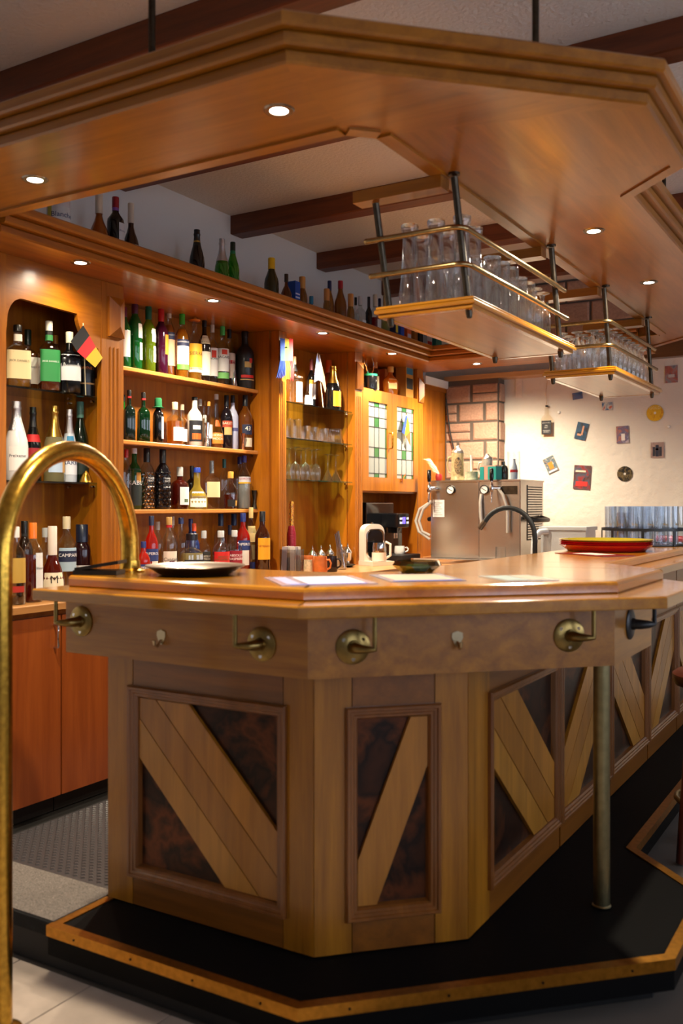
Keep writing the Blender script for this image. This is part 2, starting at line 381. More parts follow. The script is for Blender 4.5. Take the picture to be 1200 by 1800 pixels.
so = studs.build('stud', pmat('mat_stud', '#4a4648', .3), matt); so['kind'] = 'stuff'
# ================================================================ platform of the bar
PLAT = [(-2.37, 2.10), (-1.40, 2.10), (-.586, 2.914), (-.586, 3.45), (-.909, 3.773), (-.909, 7.4), (-1.6, 7.4), (-1.6, 2.9), (-1.75, 2.75), (-2.37, 2.75)]
pf = thing('bar_platform', 'black footrest platform with brass edging running round the bar', 'platform', (-1.4, 2.5, ZF))
MB().prism(PLAT, -.095, -.003).build('deck', deckblack, pf)
MB().prism(offset(PLAT, -.07), ZF, -.094).build('plinth', pmat('plinth_black', '#0a0a0b', .6), pf)
be = MB(); path = PLAT[:6]
def band_along(mb, path, off0, off1, z0, z1):
    """a strip of rectangular section following an open path on the polygon outline"""
    n = len(path); o0 = off_open(path, off0); o1 = off_open(path, off1); b = len(mb.v)
    for i in range(n): mb.v += [(o0[i][0], o0[i][1], z0), (o1[i][0], o1[i][1], z0), (o1[i][0], o1[i][1], z1), (o0[i][0], o0[i][1], z1)]
    for i in range(n-1):
        a, c = b+4*i, b+4*i+4
        for k in range(4): mb.f.append((a+k, a+(k+1) % 4, c+(k+1) % 4, c+k))
    mb.f.append((b, b+3, b+2, b+1)); e = b+4*(n-1); mb.f.append((e, e+1, e+2, e+3))
    return mb
def off_open(path, d):
    out = []; n = len(path)
    for i in range(n):
        a = (Vector(path[i])-Vector(path[i-1])).normalized() if i else None
        b = (Vector(path[i+1])-Vector(path[i])).normalized() if i < n-1 else None
        a = a or b; b = b or a
        na = Vector((a.y, -a.x)); nb = Vector((b.y, -b.x)); k = d/max(.2, 1+na.dot(nb))
        out.append((path[i][0]+(na.x+nb.x)*k, path[i][1]+(na.y+nb.y)*k))
    return out
BP = [(-2.37, 2.36)]+path
band_along(be, BP, -.032, .004, -.003, .001); band_along(be, BP, .0005, .004, -.034, -.003)
edge = be.build('brass_edging', brass_edge, pf)
scr = pmat('screw_dark', '#2a2015', .4, .8)
for a, b_ in zip(path[:-2], path[1:-1]):
    L_ = math.dist(a, b_); n = max(1, int(L_/.24)); dx, dy = (b_[0]-a[0])/L_, (b_[1]-a[1])/L_
    for k in range(n):
        t = L_*(k+.5)/n; p = Vector((a[0]+dx*t+dy*.004, a[1]+dy*t-dx*.004, -.018)); nrm = Vector((dy, -dx, 0))
        sub(edge, MB().cyl(p, p+nrm*.002, .004, 8), 'screw', scr)
# ================================================================ the bar front
BX, BY = -1.165, 2.36
BODY = [(-2.365, BY), (-1.515, BY), (BX, BY+.35), (BX, 7.2), (-1.58, 7.2), (-1.58, 2.87), (-1.66, 2.79), (-2.365, 2.79)]
bar = thing('drinks_bar', 'honey wooden bar front with diagonal plank panels and copper insets', 'bar', (-1.4, 2.6, 0))
MB().prism(offset(BODY, -.028), 0.001, 1.044).build('carcass', wrail, bar)
class Face:
    """a vertical face: u runs along it, n points outward"""
    def __init__(s, o, d): s.o = Vector((o[0], o[1], 0)); s.d = Vector((d[0], d[1], 0)).normalized(); s.n = Vector((s.d.y, -s.d.x, 0))
    def p(s, u, z, h=0): return s.o+s.d*u+s.n*h+Vector((0, 0, z))
    def board(s, u0, u1, z0, z1, h0, h1, c=.0015):
        mb = MB(); u0 += c; u1 -= c; z0 += c; z1 -= c
        vs = [s.p(u0,z0,h0),s.p(u1,z0,h0),s.p(u1,z1,h0),s.p(u0,z1,h0),s.p(u0,z0,h1),s.p(u1,z0,h1),s.p(u1,z1,h1),s.p(u0,z1,h1)]
        return mb.add(vs, [(0,1,5,4),(1,2,6,5),(2,3,7,6),(3,0,4,7),(4,5,6,7),(3,2,1,0)])
    def frame(s, u0, u1, z0, z1, prof):
        mb = MB(); n = len(prof)
        for a, h in prof: mb.v += [tuple(s.p(u0+a, z0+a, h)), tuple(s.p(u1-a, z0+a, h)), tuple(s.p(u1-a, z1-a, h)), tuple(s.p(u0+a, z1-a, h))]
        for k in range(n-1):
            for i in range(4): j = (i+1) % 4; mb.f.append((4*k+i, 4*k+j, 4*k+4+j, 4*k+4+i))
        return mb
    def plank(s, u0, u1, z0, z1, poly, h0, h1):
        pts = [(u0+(u1-u0)*a, z1-(z1-z0)*b) for a, b in poly]; n = len(pts); mb = MB()
        cu = sum(p[0] for p in pts)/n; cz = sum(p[1] for p in pts)/n
        sh = [(cu+(p[0]-cu)*(1-.004), cz+(p[1]-cz)*(1-.004)) for p in pts]
        vs = [s.p(*q, h0) for q in sh]+[s.p(*q, h1) for q in sh]
        return mb.add(vs, [(i, i+n, (i+1) % n+n, (i+1) % n) for i in range(n)]+[tuple(range(n))]+[tuple(reversed(range(n, 2*n)))])
def clip(poly, f):
    out = []
    for i, p in enumerate(poly):
        q = poly[(i+1) % len(poly)]; a, b = f(p), f(q)
        if a >= 0: out.append(p)
        if (a >= 0) != (b >= 0): t = a/(a-b); out.append((p[0]+(q[0]-p[0])*t, p[1]+(q[1]-p[1])*t))
    return out
MPROF = [(0, -.02), (0, .012), (.004, .018), (.012, .018), (.015, .013), (.022, .013), (.026, .008), (.033, .008), (.038, .0), (.042, -.018)]
def panel(face, u0, u1, z0, z1, bands, slope, par):
    face.frame(u0, u1, z0, z1, MPROF).build('panel_frame', wmould, par)
    i0, i1, j0, j1 = u0+.04, u1-.04, z0+.04, z1-.04
    face.board(i0-.005, i1+.005, j0-.005, j1+.005, -.024, -.018, 0).build('copper_inset', copper, par)
    for k, (c0, c1) in enumerate(bands):
        sq = [(0, 0), (1, 0), (1, 1), (0, 1)]
        g = (lambda p: p[1]-p[0]) if slope < 0 else (lambda p: p[1]+p[0])
        q = clip(clip(sq, lambda p: g(p)-c0-.004), lambda p: c1-.004-g(p))
        if len(q) > 2: face.plank(i0, i1, j0, j1, q, -.018, -.004).build('plank', plank_mats[k % 3], par)
plank_mats = [wood('plank_wood_a', '#b47622', '#8a5612', 'z'), wood('plank_wood_b', '#a86c1c', '#825010', 'z'), wood('plank_wood_c', '#b97e28', '#926018', 'z')]
def side(face, length, stiles, rails, frames, h0=-.03):
    for u0, u1 in stiles: face.board(u0, u1, 0, .98, h0, 0).build('stile', wz, bar)
    for u0, u1, m in rails:
        face.board(u0, u1, 0, .10, h0, -.001).build('rail', m, bar); face.board(u0, u1, .745, 1.0, h0, -.001).build('rail', m, bar)
    for u0, u1, bands, sl in frames: panel(face, u0, u1, .097, .747, bands, sl, bar)
B3 = [(-.38, -.13), (-.13, .12), (.12, .36)]; B3r = [(.63, .87), (.87, 1.12), (1.12, 1.37)]
fl = Face((-2.365, BY), (1, 0)); ff = Face((-1.515, BY), (1, 1)); fr_ = Face((BX, BY+.35), (0, 1))
side(fl, .85, [(0, .118), (.738, .85)], [(.118, .738, wrail)], [(.103, .754, B3, -1)])
side(ff, .495, [(0, .119), (.384, .495)], [(.119, .384, wrail_d)], [(.098, .402, [(.75, 1.27)], 1)])
st, ra, frs = [(0, .175)], [], []
for k in range(6):
    u0 = .16+.745*k; frs.append((u0, u0+.735, B3 if k % 2 == 0 else B3r, -1 if k % 2 == 0 else 1)); ra.append((u0+.015 if k else .175, u0+.745, wrail_y))
side(fr_, 4.5, st, ra, frs)
# apron below the counter with its brackets and coat hooks
APR = [(-2.47, 2.268), (-1.477, 2.268), (-.778, 2.967), (-.778, 3.47), (-1.08, 3.77)]
apron_mats = [wx, wd, wy, wd]
for k in range(4):
    band_along(MB(), APR[k:k+2], 0, -.03, .854, 1.0455).build('apron_board', apron_mats[k], bar)
MB().box((-2.47, 2.27, .854), (-2.44, 2.72, 1.0455)).build('apron_board', wy, bar)
def bracket(face, u, z, mat, turn):
    """round flange with a stub arm that bends up under the counter"""
    o = face.p(u, z); n = face.n; d = face.d
    fl_ = MB(); prof = [(0, 0), (.052, 0), (.052, .004), (.046, .008), (.02, .010), (.018, .02), (0, .02)]
    vs = []; N = 24
    for r, h in prof[1:-1]:
        for i in range(N):
            a = 2*math.pi*i/N; vs.append(o+n*h+d*(r*math.cos(a))+Vector((0, 0, r*math.sin(a))))
    m = len(prof)-2; fs = [(k*N+i, k*N+(i+1) % N, (k+1)*N+(i+1) % N, (k+1)*N+i) for k in range(m-1) for i in range(N)]+[tuple(range((m-1)*N, m*N))]
    part = fl_.add(vs, fs).build('bracket', mat, bar, True)
    e1 = o+n*.035; e2 = o+n*.058+d*turn*.012; e3 = e2+d*turn*.035+n*.012
    zt_ = 1.045-z
    sub(part, MB().tube([o+n*.012, e1, e2, e3-d*turn*.01, e3, e3+Vector((0, 0, .012)), e3+Vector((0, 0, zt_))], [.017, .0165, .013, .0085, .008, .007, .0065], 12), 'arm', mat, True)
    for a in (math.pi*.2, math.pi*.8, -math.pi/2):
        q = o+n*.006+d*(.036*math.cos(a))+Vector((0, 0, .036*math.sin(a)))
        sub(part, MB().tube([q, q+n*.003], .006, 8), 'screw', chrome if mat is not blackiron else blackiron)
fa = Face(APR[0], (1, 0)); fb = Face(APR[1], (1, 1)); fc = Face(APR[2], (0, 1))
bracket(fa, .075, .965, brass_dark, -1); bracket(fa, .83, .945, brass_dark, -1)
bracket(fb, .135, .945, brass_dark, 1); bracket(fb, .83, .955, brass_dark, 1); bracket(fc, .19, .965, blackiron, 1)
hookm = pmat('hook_nickel', '#b9a98a', .25, 1)
def hook(face, u, z):
    o = face.p(u, z); n = face.n; d = face.d
    pl = MB(); pts = [(-.017, .02), (0, .026), (.017, .02), (.018, .006), (.008, -.018), (0, -.022), (-.008, -.018), (-.018, .006)]
    m = len(pts); vs = [o+d*a+Vector((0, 0, b)) for a, b in pts]+[o+d*a+Vector((0, 0, b))+n*.004 for a, b in pts]
    part = pl.add(vs, [(i, (i+1) % m, (i+1) % m+m, i+m) for i in range(m)]+[tuple(range(m, 2*m))]).build('coat_hook', hookm, bar)
    sub(part, MB().tube([o+n*.004+Vector((0, 0, -.008)), o+n*.022+Vector((0, 0, -.026)), o+n*.034+Vector((0, 0, -.018)), o+n*.036+Vector((0, 0, -.004))], [.005, .0045, .0045, .006], 8), 'prong', hookm, True)
hook(fa, .435, .935); hook(fb, .46, .955)
# pole under the overhang of the counter
pole = MB().lathe([(.0315, .001), (.0315, .004), (.0275, .008), (.0275, .853)], 24, (-.875, 3.17, 0)).build('support_pole', brass_pole, None, True)
tag(pole, 'dull brass support pole standing on the platform under the counter overhang', 'pole')
# two-tier counter top
LOW = [(-2.473, 2.126), (-1.417, 2.126), (-.61, 2.933), (-.61, 3.47), (-.93, 3.79), (-.93, 7.2)]
LOWIN = [(-1.56, 7.2), (-1.56, 2.98), (-1.72, 2.82), (-2.473, 2.82)]
RAI = [(-2.433, 2.245), (-1.476, 2.245), (-.764, 2.957), (-.764, 3.60), (-1.05, 3.886), (-1.05, 7.2)]
RAIN = [(-1.56, 7.2), (-1.56, 2.98), (-1.72, 2.82), (-2.433, 2.82)]
ct = thing('bar_countertop', 'varnished two-tier wooden counter top with rounded edges', 'counter top', (-1.4, 2.6, 1.046))
def strips(out, inn, z0, z1, mats, name, ch):
    """boards of one tier, mitred where the counter turns"""
    for k in range(len(out)-1):
        a, b_ = out[k], out[k+1]; c, d = inn[k], inn[k+1]
        if math.dist(a, b_) < .01: continue
        q = [a, b_, d, c]; q2 = [p for i, p in enumerate(q) if math.dist(p, q[i-1]) > 1e-4]
        n = len(q2); mb = MB(); dirv = (Vector(b_)-Vector(a)).normalized(); nn = Vector((-dirv.y, dirv.x))
        def inset(p, e): return (p[0]+nn.x*e, p[1]+nn.y*e) if p in (a, b_) else p
        rings = [(q2, z0, ch*.4), (q2, z0+ch*.4, 0), (q2, z1-ch, 0), (q2, z1-ch*.35, ch*.3), (q2, z1, ch)]
        for poly, z, e in rings: mb.v += [(*inset(p, e), z) for p in poly]
        for r_ in range(len(rings)-1):
            for i in range(n): j = (i+1) % n; mb.f.append((r_*n+i, r_*n+j, (r_+1)*n+j, (r_+1)*n+i))
        mb.f.append(tuple(reversed(range(n)))); mb.f.append(tuple(range((len(rings)-1)*n, len(rings)*n)))
        mb.build(name, mats[k], ct)
tm_ = [top_x, top_d, top_y, top_d, top_y]
inL = off_open(LOW, -.34); inL[0] = (-2.473, inL[0][1]); inL[-1] = (inL[-1][0], 7.2)
IN_R = [(-2.433, 2.82), (-1.72, 2.82), (-1.56, 2.98), (-1.56, 3.4), (-1.56, 3.7), (-1.56, 7.2)]
IN_L = [(-2.473, 2.80), (-1.72, 2.80), (-1.55, 2.97), (-1.55, 3.4), (-1.55, 3.7), (-1.55, 7.2)]
strips(LOW, IN_L, 1.046, 1.083, tm_, 'lower_board', .006)
strips(RAI, IN_R, 1.083, 1.121, tm_, 'raised_board', .012)
# ================================================================ the canopy over the bar
CZ = 2.50
CAN = [(XW+.002, 1.985), (-1.36, 1.985), (-.62, 2.725), (-.62, 3.29), (-.845, 3.515), (-.845, 6.27), (-1.525, 6.95)]
CIN = [(XW+.002, 2.47), (-1.47, 2.47), (-1.40, 2.54), (-1.40, 2.9), (-1.40, 3.2), (-1.40, 6.44), (-1.525, 6.44)]
cp = thing('bar_canopy', 'honey wooden canopy with stepped mouldings hanging over the bar', 'canopy', (-1.4, 2.6, CZ))
CANI = off_open(CAN, -.02)
cmats = [canw, canw_d, canw_y, canw_y, canw_y, canw_y]
for k in range(6):
    q = [CANI[k], CANI[k+1], CIN[k+1], CIN[k]]
    MB().prism(q, CZ+.006, CZ+.10).build('soffit_board', cmats[k], cp)
for i, (o0, o1, z0, z1) in enumerate([(-.05, .0, CZ, CZ+.038), (-.04, .026, CZ+.038, CZ+.074), (-.03, .052, CZ+.074, CZ+.112)]):
    for k in range(6):
        P = CAN; oo0 = off_open(P, o0); oo1 = off_open(P, o1); mb = MB()
        a0, a1, b0, b1 = oo0[k], oo0[k+1], oo1[k], oo1[k+1]
        c = .006; oc = off_open(P, o1-c)
        sec = lambda s0, s1, s2: [(s0[0], s0[1], z0), (s2[0], s2[1], z0), (s1[0], s1[1], z0+c), (s1[0], s1[1], z1-c), (s2[0], s2[1], z1), (s0[0], s0[1], z1)]
        mb.v = sec(a0, b0, oc[k])+sec(a1, b1, oc[k+1]); mb.f = [(j, (j+1) % 6, (j+1) % 6+6, j+6) for j in range(6)]+[(5, 4, 3, 2, 1, 0), (6, 7, 8, 9, 10, 11)]
        mb.build('moulding', cmats[k], cp)
ip = [(XW+.002, 2.47), (-1.47, 2.47), (-1.40, 2.54), (-1.40, 6.44), (-1.525, 6.44)]
for k in range(4): band_along(MB(), ip[k:k+2], 0, .05, CZ-.002, CZ+.012).build('edge_trim', [canw, canw_d, canw_y, canw][k], cp)
for q in ((aty(267, 0, 2.12).x, 2.12), (aty(941, 0, 2.78).x, 2.78), (-1.1, 5.2)):
    MB().cyl((q[0], q[1], CZ+.1), (q[0], q[1], ZC), .011, 10).build('hanger_rod', gunmetal, cp, True)
for x_, ys_ in ((-1.325, (2.96, 4.0, 4.88, 5.84)),):
    for y_ in ys_: MB().lathe([(.02, CZ-.0015), (.02, CZ+.007), (0, CZ+.007)], 14, (x_, y_, 0)).build('rod_socket', gunmetal, cp, True)
# ================================================================ the cornice of the back cabinets
KZ = 2.455
KP = [(-3.092, 2.50), (-3.092, 6.44), (-1.53, 6.44)]
kn = thing('cabinet_cornice', 'stepped wooden cornice with spotlit soffit above the back bar shelves', 'cornice', (-3.3, 4.5, KZ))
MB().prism([(XW+.002, 2.475), (-3.112, 2.475), (-3.112, 6.95), (XW+.002, 6.95)], KZ, KZ+.09).build('soffit_board', cab_y, kn)
MB().prism([(-3.11, 6.46), (-1.53, 6.46), (-1.53, 6.95), (-3.11, 6.95)], KZ, KZ+.09).build('soffit_board', cab_x, kn)
for i, (o0, o1, z0, z1) in enumerate([(-.03, .0, KZ-.003, KZ+.035), (-.03, .026, KZ+.035, KZ+.071), (-.03, .06, KZ+.071, KZ+.11)]):
    for k in range(2):
        oo0 = off_open(KP, o0); oo1 = off_open(KP, o1); c = .007; oc = off_open(KP, o1-c); mb = MB()
        sec = lambda s0, s1, s2: [(s0[0], s0[1], z0), (s2[0], s2[1], z0), (s1[0], s1[1], z0+c), (s1[0], s1[1], z1-c), (s2[0], s2[1], z1), (s0[0], s0[1], z1)]
        mb.v = sec(oo0[k], oo1[k], oc[k])+sec(oo0[k+1], oo1[k+1], oc[k+1]); mb.f = [(j, (j+1) % 6, (j+1) % 6+6, j+6) for j in range(6)]+[(5, 4, 3, 2, 1, 0), (6, 7, 8, 9, 10, 11)]
        mb.build('moulding', (cab_y, cab_x)[k], kn)
MB().box((XW+.002, 2.5, KZ+.09), (-3.06, 6.95, KZ+.098)).build('top_board', cab_y, kn)
# recessed downlights
lampm = bpy.data.materials.new('lamp_glow'); lampm.use_nodes = True
_b = lampm.node_tree.nodes['Principled BSDF']; _b.inputs['Emission Color'].default_value = (1, .95, .86, 1); _b.inputs['Emission Strength'].default_value = 22
ringm = pmat('lamp_ring', '#8a8178', .25, 1)
def downlight(x, y, z, w, label, group):
    t = thing('recessed_downlight', 'recessed downlight in the '+label, 'light', (x, y, z), group)
    MB().lathe([(.027, -.004), (.042, -.004), (.046, 0), (.046, .002), (.027, .002), (.027, -.004)], 24, caps=False).build('trim_ring', ringm, t, True, local=True)
    MB().lathe([(0, -.0025), (.0268, -.002)], 20, caps=False).build('bulb', lampm, t, True, local=True)
    l = bpy.data.lights.new('downlight_beam', 'SPOT'); l.energy = w; l.color = SPOT_COL; l.spot_size = math.radians(165); l.spot_blend = .85; l.shadow_soft_size = .028
    lo = bpy.data.objects.new('downlight_beam', l); COL.objects.link(lo); lo.parent = t; lo.location = (0, 0, -.02)
for (x, y), s_ in zip(((-1.549, 2.226), (-2.612, 2.257), (-1.104, 3.881), (-1.116, 4.922)),
                      ('above the angled corner of the counter', 'above the brass arch rail', 'beside the rack of tall wheat beer glasses', 'beside the rack of tulip beer glasses')):
    downlight(x, y, CZ+.006, CANOPY_W, 'canopy underside '+s_, 'canopy downlights')
for (x, y), s_, pw in zip(((-3.175, 3.0), (-3.155, 3.92), (-3.154, 5.018), (-3.152, 5.955), (-2.82, 6.72)),
                      ('in front of the arched bay', 'in front of the spirit shelves', 'in front of the glass shelves', 'in front of the leaded glass doors', 'beside the stone pillar'), (.15, .85, 1.7, .7, 1.7)):
    downlight(x, y, KZ, SPOT_W*pw, 'cornice soffit '+s_, 'cornice downlights')
# ================================================================ back bar cabinets
FX, BKX, CT = -3.34, -3.64, .935
wt = thing('back_worktop', 'wooden worktop along the back bar with a pale wooden edge', 'worktop', (-3.4, 4.2, CT-.03))
WTP = [(XW+.003, 2.48), (-3.16, 2.48), (-3.16, 4.6), (-2.92, 4.84), (-2.92, 6.02), (-2.84, 6.12), (-1.75, 6.12), (-1.75, 7.40), (-2.90, 7.40), (-3.42, 7.40), (XW+.003, 7.40)]
WTP = [p for p in WTP if p != (-2.90, 7.40)]
MB().prism(WTP, CT-.032, CT, .004).build('board', wood('worktop_wood', '#c08a52', '#a06a38', 'y', .3, .4), wt)
# base cabinet units with doors
for k, (y0, y1) in enumerate(((2.49, 2.90), (2.905, 3.70), (3.705, 4.55), (4.86, 5.98))):
    fx = -3.19 if k < 3 else -2.95
    t = thing('base_cabinet', ['reddish wooden base cabinet with a wire pull, at the end of the worktop', 'reddish wooden base cabinet beside the one with the wire pull', 'reddish wooden base cabinet below the spirit shelves', 'reddish wooden base cabinet below the glass shelves'][k], 'cabinet', ((fx+XW)/2, (y0+y1)/2, 0), 'base cabinets of the back bar')
    MB().box((XW+.01, y0, .10), (fx-.022, y1, CT-.034)).build('body', cab_z, t)
    MB().box((XW+.05, y0, 0), (fx-.05, y1, .10)).build('plinth', blackrub, t)
    n = 1 if y1-y0 < .5 else 2
    for q in range(n):
        a, b_ = y0+(y1-y0)*q/n, y0+(y1-y0)*(q+1)/n
        d = MB().box((fx-.02, a+.002, .08), (fx, b_-.002, CT-.06)).build('door', door_w, t)
        hy = b_-.04
        sub(d, MB().tube([(fx, hy, .735), (fx+.024, hy, .738), (fx+.028, hy, .745), (fx+.028, hy, .825), (fx+.024, hy, .832), (fx, hy, .835)], .0045, 8), 'handle', chrome, True)
def pilaster(par, y0, y1, zb=CT):
    MB().box((FX-.06, y0, zb), (FX, y1, KZ-.001)).build('pilaster', cab_z, par)
    ym = (y0+y1)/2; w = (y1-y0)
    for q in (-.22, .0, .22):
        MB().prism([(FX-.001, ym+q*w-.006), (FX+.004, ym+q*w-.0035), (FX+.004, ym+q*w+.0035), (FX-.001, ym+q*w+.006)], zb+.06, 2.14).build('flute', cab_z, par)
    # pyramid block on the upper end
    b0, b1, z0, z1 = y0+.012, y1-.004, 2.19, 2.385; m = MB(); x0 = FX; x1 = FX+.012; x2 = FX+.04
    vs = [(x0,b0,z0),(x0,b1,z0),(x0,b1,z1),(x0,b0,z1),(x1,b0,z0),(x1,b1,z0),(x1,b1,z1),(x1,b0,z1),(x2,ym,z0+.05),(x2,ym,z1-.05)]
    m.add(vs, [(0,1,5,4),(1,2,6,5),(2,3,7,6),(3,0,4,7),(4,5,8),(5,6,9,8),(6,7,9),(7,4,8,9)]).build('pyramid_block', cab_z, par)
# arched bay
u1 = thing('arched_shelf_unit', 'wooden back bar bay with an arched opening and two glass shelves', 'shelf unit', (-3.5, 3.0, CT))
MB().box((BKX-.015, 2.5, CT), (BKX, 3.44, KZ-.001)).build('back_panel', cab_z, u1)
MB().box((BKX, 2.6, CT), (FX-.03, 2.69, KZ-.001)).build('side_panel', cab_z, u1)
MB().box((BKX, 3.33, CT), (FX-.061, 3.44, KZ-.001)).build('side_panel', cab_z, u1)
MB().box((FX-.03, 2.6, CT), (FX, 2.728, KZ-.001)).build('stile', cab_z, u1)
MB().box((FX-.03, 3.292, CT), (FX, 3.321, KZ-.001)).build('stile', cab_z, u1)
ar = [(2.728, KZ-.001), (3.292, KZ-.001), (3.292, 2.09)]; ar += [(3.292-.015, 2.10)]
for k in range(9):
    a = math.pi/2*k/8; ar.append((3.277-.005-.115*math.sin(a)-.02*k/8, 2.12+.0+.145*(1-math.cos(a))))
for k in range(9):
    a = math.pi/2*k/8; ar.append((2.82-.085*math.sin(a), 2.275-.11*(1-math.cos(a))+.0))
ar.append((2.728, 2.10))
m = MB(); n = len(ar); m.add([(FX-.025, y, z) for y, z in ar]+[(FX-.002, y, z) for y, z in ar], [(i, (i+1) % n, (i+1) % n+n, i+n) for i in range(n)]+[tuple(range(n, 2*n)), tuple(reversed(range(n)))])
m.build('arch_panel', cab_y, u1)
pilaster(u1, 3.322, 3.441)
for z in (1.882, 1.462):
    MB().box((BKX+.005, 2.70, z), (-3.37, 3.325, z+.008)).build('glass_shelf', shelf_glass, u1)
    for y in (2.715, 3.31):
        for x in (-3.42, -3.58): MB().tube([(x, y-.01, z-.012), (x, y+.012, z-.012)], .007, 8).build('shelf_pin', chrome, u1)
# spirit bay with wooden shelves
u2 = thing('spirit_shelf_unit', 'wooden back bar bay with three wooden shelves of spirits', 'shelf unit', (-3.5, 4.1, CT))
MB().box((BKX-.015, 3.441, CT), (BKX, 4.80, KZ-.001)).build('back_panel', cab_z, u2)
MB().box((BKX, 4.775, CT), (FX-.061, 4.80, KZ-.001)).build('side_panel', cab_z, u2)
pilaster(u2, 4.80, 4.881)
SH = [2.088, 1.703, 1.337]
for z in SH:
    MB().box((BKX+.002, 3.442, z-.022), (-3.50, 4.774, z)).build('shelf', cab_y, u2)
    MB().prism([(-3.50, 3.442), (-3.482, 3.442), (-3.482, 4.774), (-3.50, 4.774)], z-.024, z, .005, .004).build('shelf_edge', wood('shelf_edge_wood', '#c98a44', '#a8692c', 'y', .25), u2)
    MB().cyl((-3.53, 4.770, z-.03), (-3.53, 4.776, z-.03), .008, 8).build('shelf_pin', brass_dark, u2)
# glass bay
u3 = thing('glass_shelf_unit', 'wooden back bar bay with three glass shelves of glassware', 'shelf unit', (-3.5, 5.3, CT))
MB().box((BKX-.015, 4.881, CT), (BKX, 5.73, KZ-.001)).build('back_panel', cab_z, u3)
MB().box((BKX, 5.73, CT), (FX-.061, 5.745, KZ-.001)).build('side_panel', cab_z, u3)
MB().box((BKX, 4.87, CT), (FX-.061, 4.881, KZ-.001)).build('side_panel', cab_z, u3)
pilaster(u3, 5.746, 5.853)
for z in (2.022, 1.792, 1.526):
    MB().box((BKX+.004, 4.884, z-.008), (FX-.012, 5.727, z)).build('glass_shelf', shelf_glass, u3)
    for y in (4.895, 5.715): MB().cyl((-3.40, y-.01, z-.016), (-3.40, y+.01, z-.016), .007, 8).build('shelf_pin', chrome, u3)
# door unit with leaded glass
u4 = thing('leaded_glass_cabinet', 'wooden wall cabinet with two leaded green and milky glass doors', 'cabinet', (-3.5, 6.3, CT))
MB().box((BKX-.015, 5.853, CT), (BKX, 6.84, KZ-.001)).build('back_panel', cab_z, u4)
MB().box((BKX, 6.74, CT), (FX-.061, 6.755, KZ-.001)).build('side_panel', cab_z, u4)
MB().box((BKX, 5.853, 2.195), (FX-.02, 6.739, 2.213)).build('shelf', cab_y, u4)
MB().box((BKX, 5.853, 1.452), (FX-.02, 6.739, 1.47)).build('shelf', cab_y, u4)
pilaster(u4, 6.74, 6.842)
for k, (a, b_) in enumerate(((5.856, 6.296), (6.299, 6.738))):
    z0, z1 = 1.466, 2.212; x0, x1 = FX-.019, FX+.002; d = MB(); s_ = .085; zb = .10
    d.box((x0, a, z0), (x1, a+s_, z1)); d.box((x0, b_-s_*.75, z0), (x1, b_, z1)); d.box((x0, a+s_, z0), (x1, b_-s_*.75, z0+zb)); d.box((x0, a+s_, z1-zb*.9), (x1, b_-s_*.75, z1))
    do = d.build('cabinet_door', cab_z, u4)
    ya, yb, za, zb_ = a+s_, b_-s_*.75, z0+zb, z1-zb*.9; xg = FX-.008
    cols = [0, .33, .58, .92, 1]; rows = [0, .055, .27, .40, .67, .80, .94, 1]
    for i in range(4):
        for j in range(len(rows)-1):
            g = (i == 1 and j in (0, 2, 4, 6)) or (i == 3 and j in (0, 2, 3, 6))
            p0, p1, q0, q1 = ya+(yb-ya)*cols[i], ya+(yb-ya)*cols[i+1], za+(zb_-za)*rows[j], za+(zb_-za)*rows[j+1]
            sub(do, MB().box((xg-.002, p0+.0015, q0+.0015), (xg+.002, p1-.0015, q1-.0015)), 'pane', greenpane if g else milkpane)
    lc = MB()
    for c in cols[1:-1]: lc.box((xg-.004, ya+(yb-ya)*c-.002, za), (xg+.004, ya+(yb-ya)*c+.002, zb_))
    for r in rows[1:-1]: lc.box((xg-.004, ya, za+(zb_-za)*r-.002), (xg+.004, yb, za+(zb_-za)*r+.002))
    sub(do, lc, 'lead_came', lead)
    if k == 0:
        hy = b_-.03; sub(do, MB().tube([(x1, hy, 1.79), (x1+.022, hy, 1.792), (x1+.026, hy, 1.80), (x1+.026, hy, 1.90), (x1+.022, hy, 1.908), (x1, hy, 1.91)], .006, 8), 'handle', brass, True)
# panelling between the cabinets and the pillar
pn = MB().box((-3.62, 6.845, CT), (-3.40, 7.405, 2.33)).build('wall_panelling', cab_z); tag(pn, 'tall plain wooden panel between the leaded cabinet and the stone pillar', 'panelling')
MB().box((-3.62, 6.845, 2.33), (-3.385, 7.405, 2.365)).build('top_rail', cab_y, pn)
MB().box((-3.62, 6.96, 2.365), (-3.37, 7.405, 2.43)).build('white_trim', white, pn)
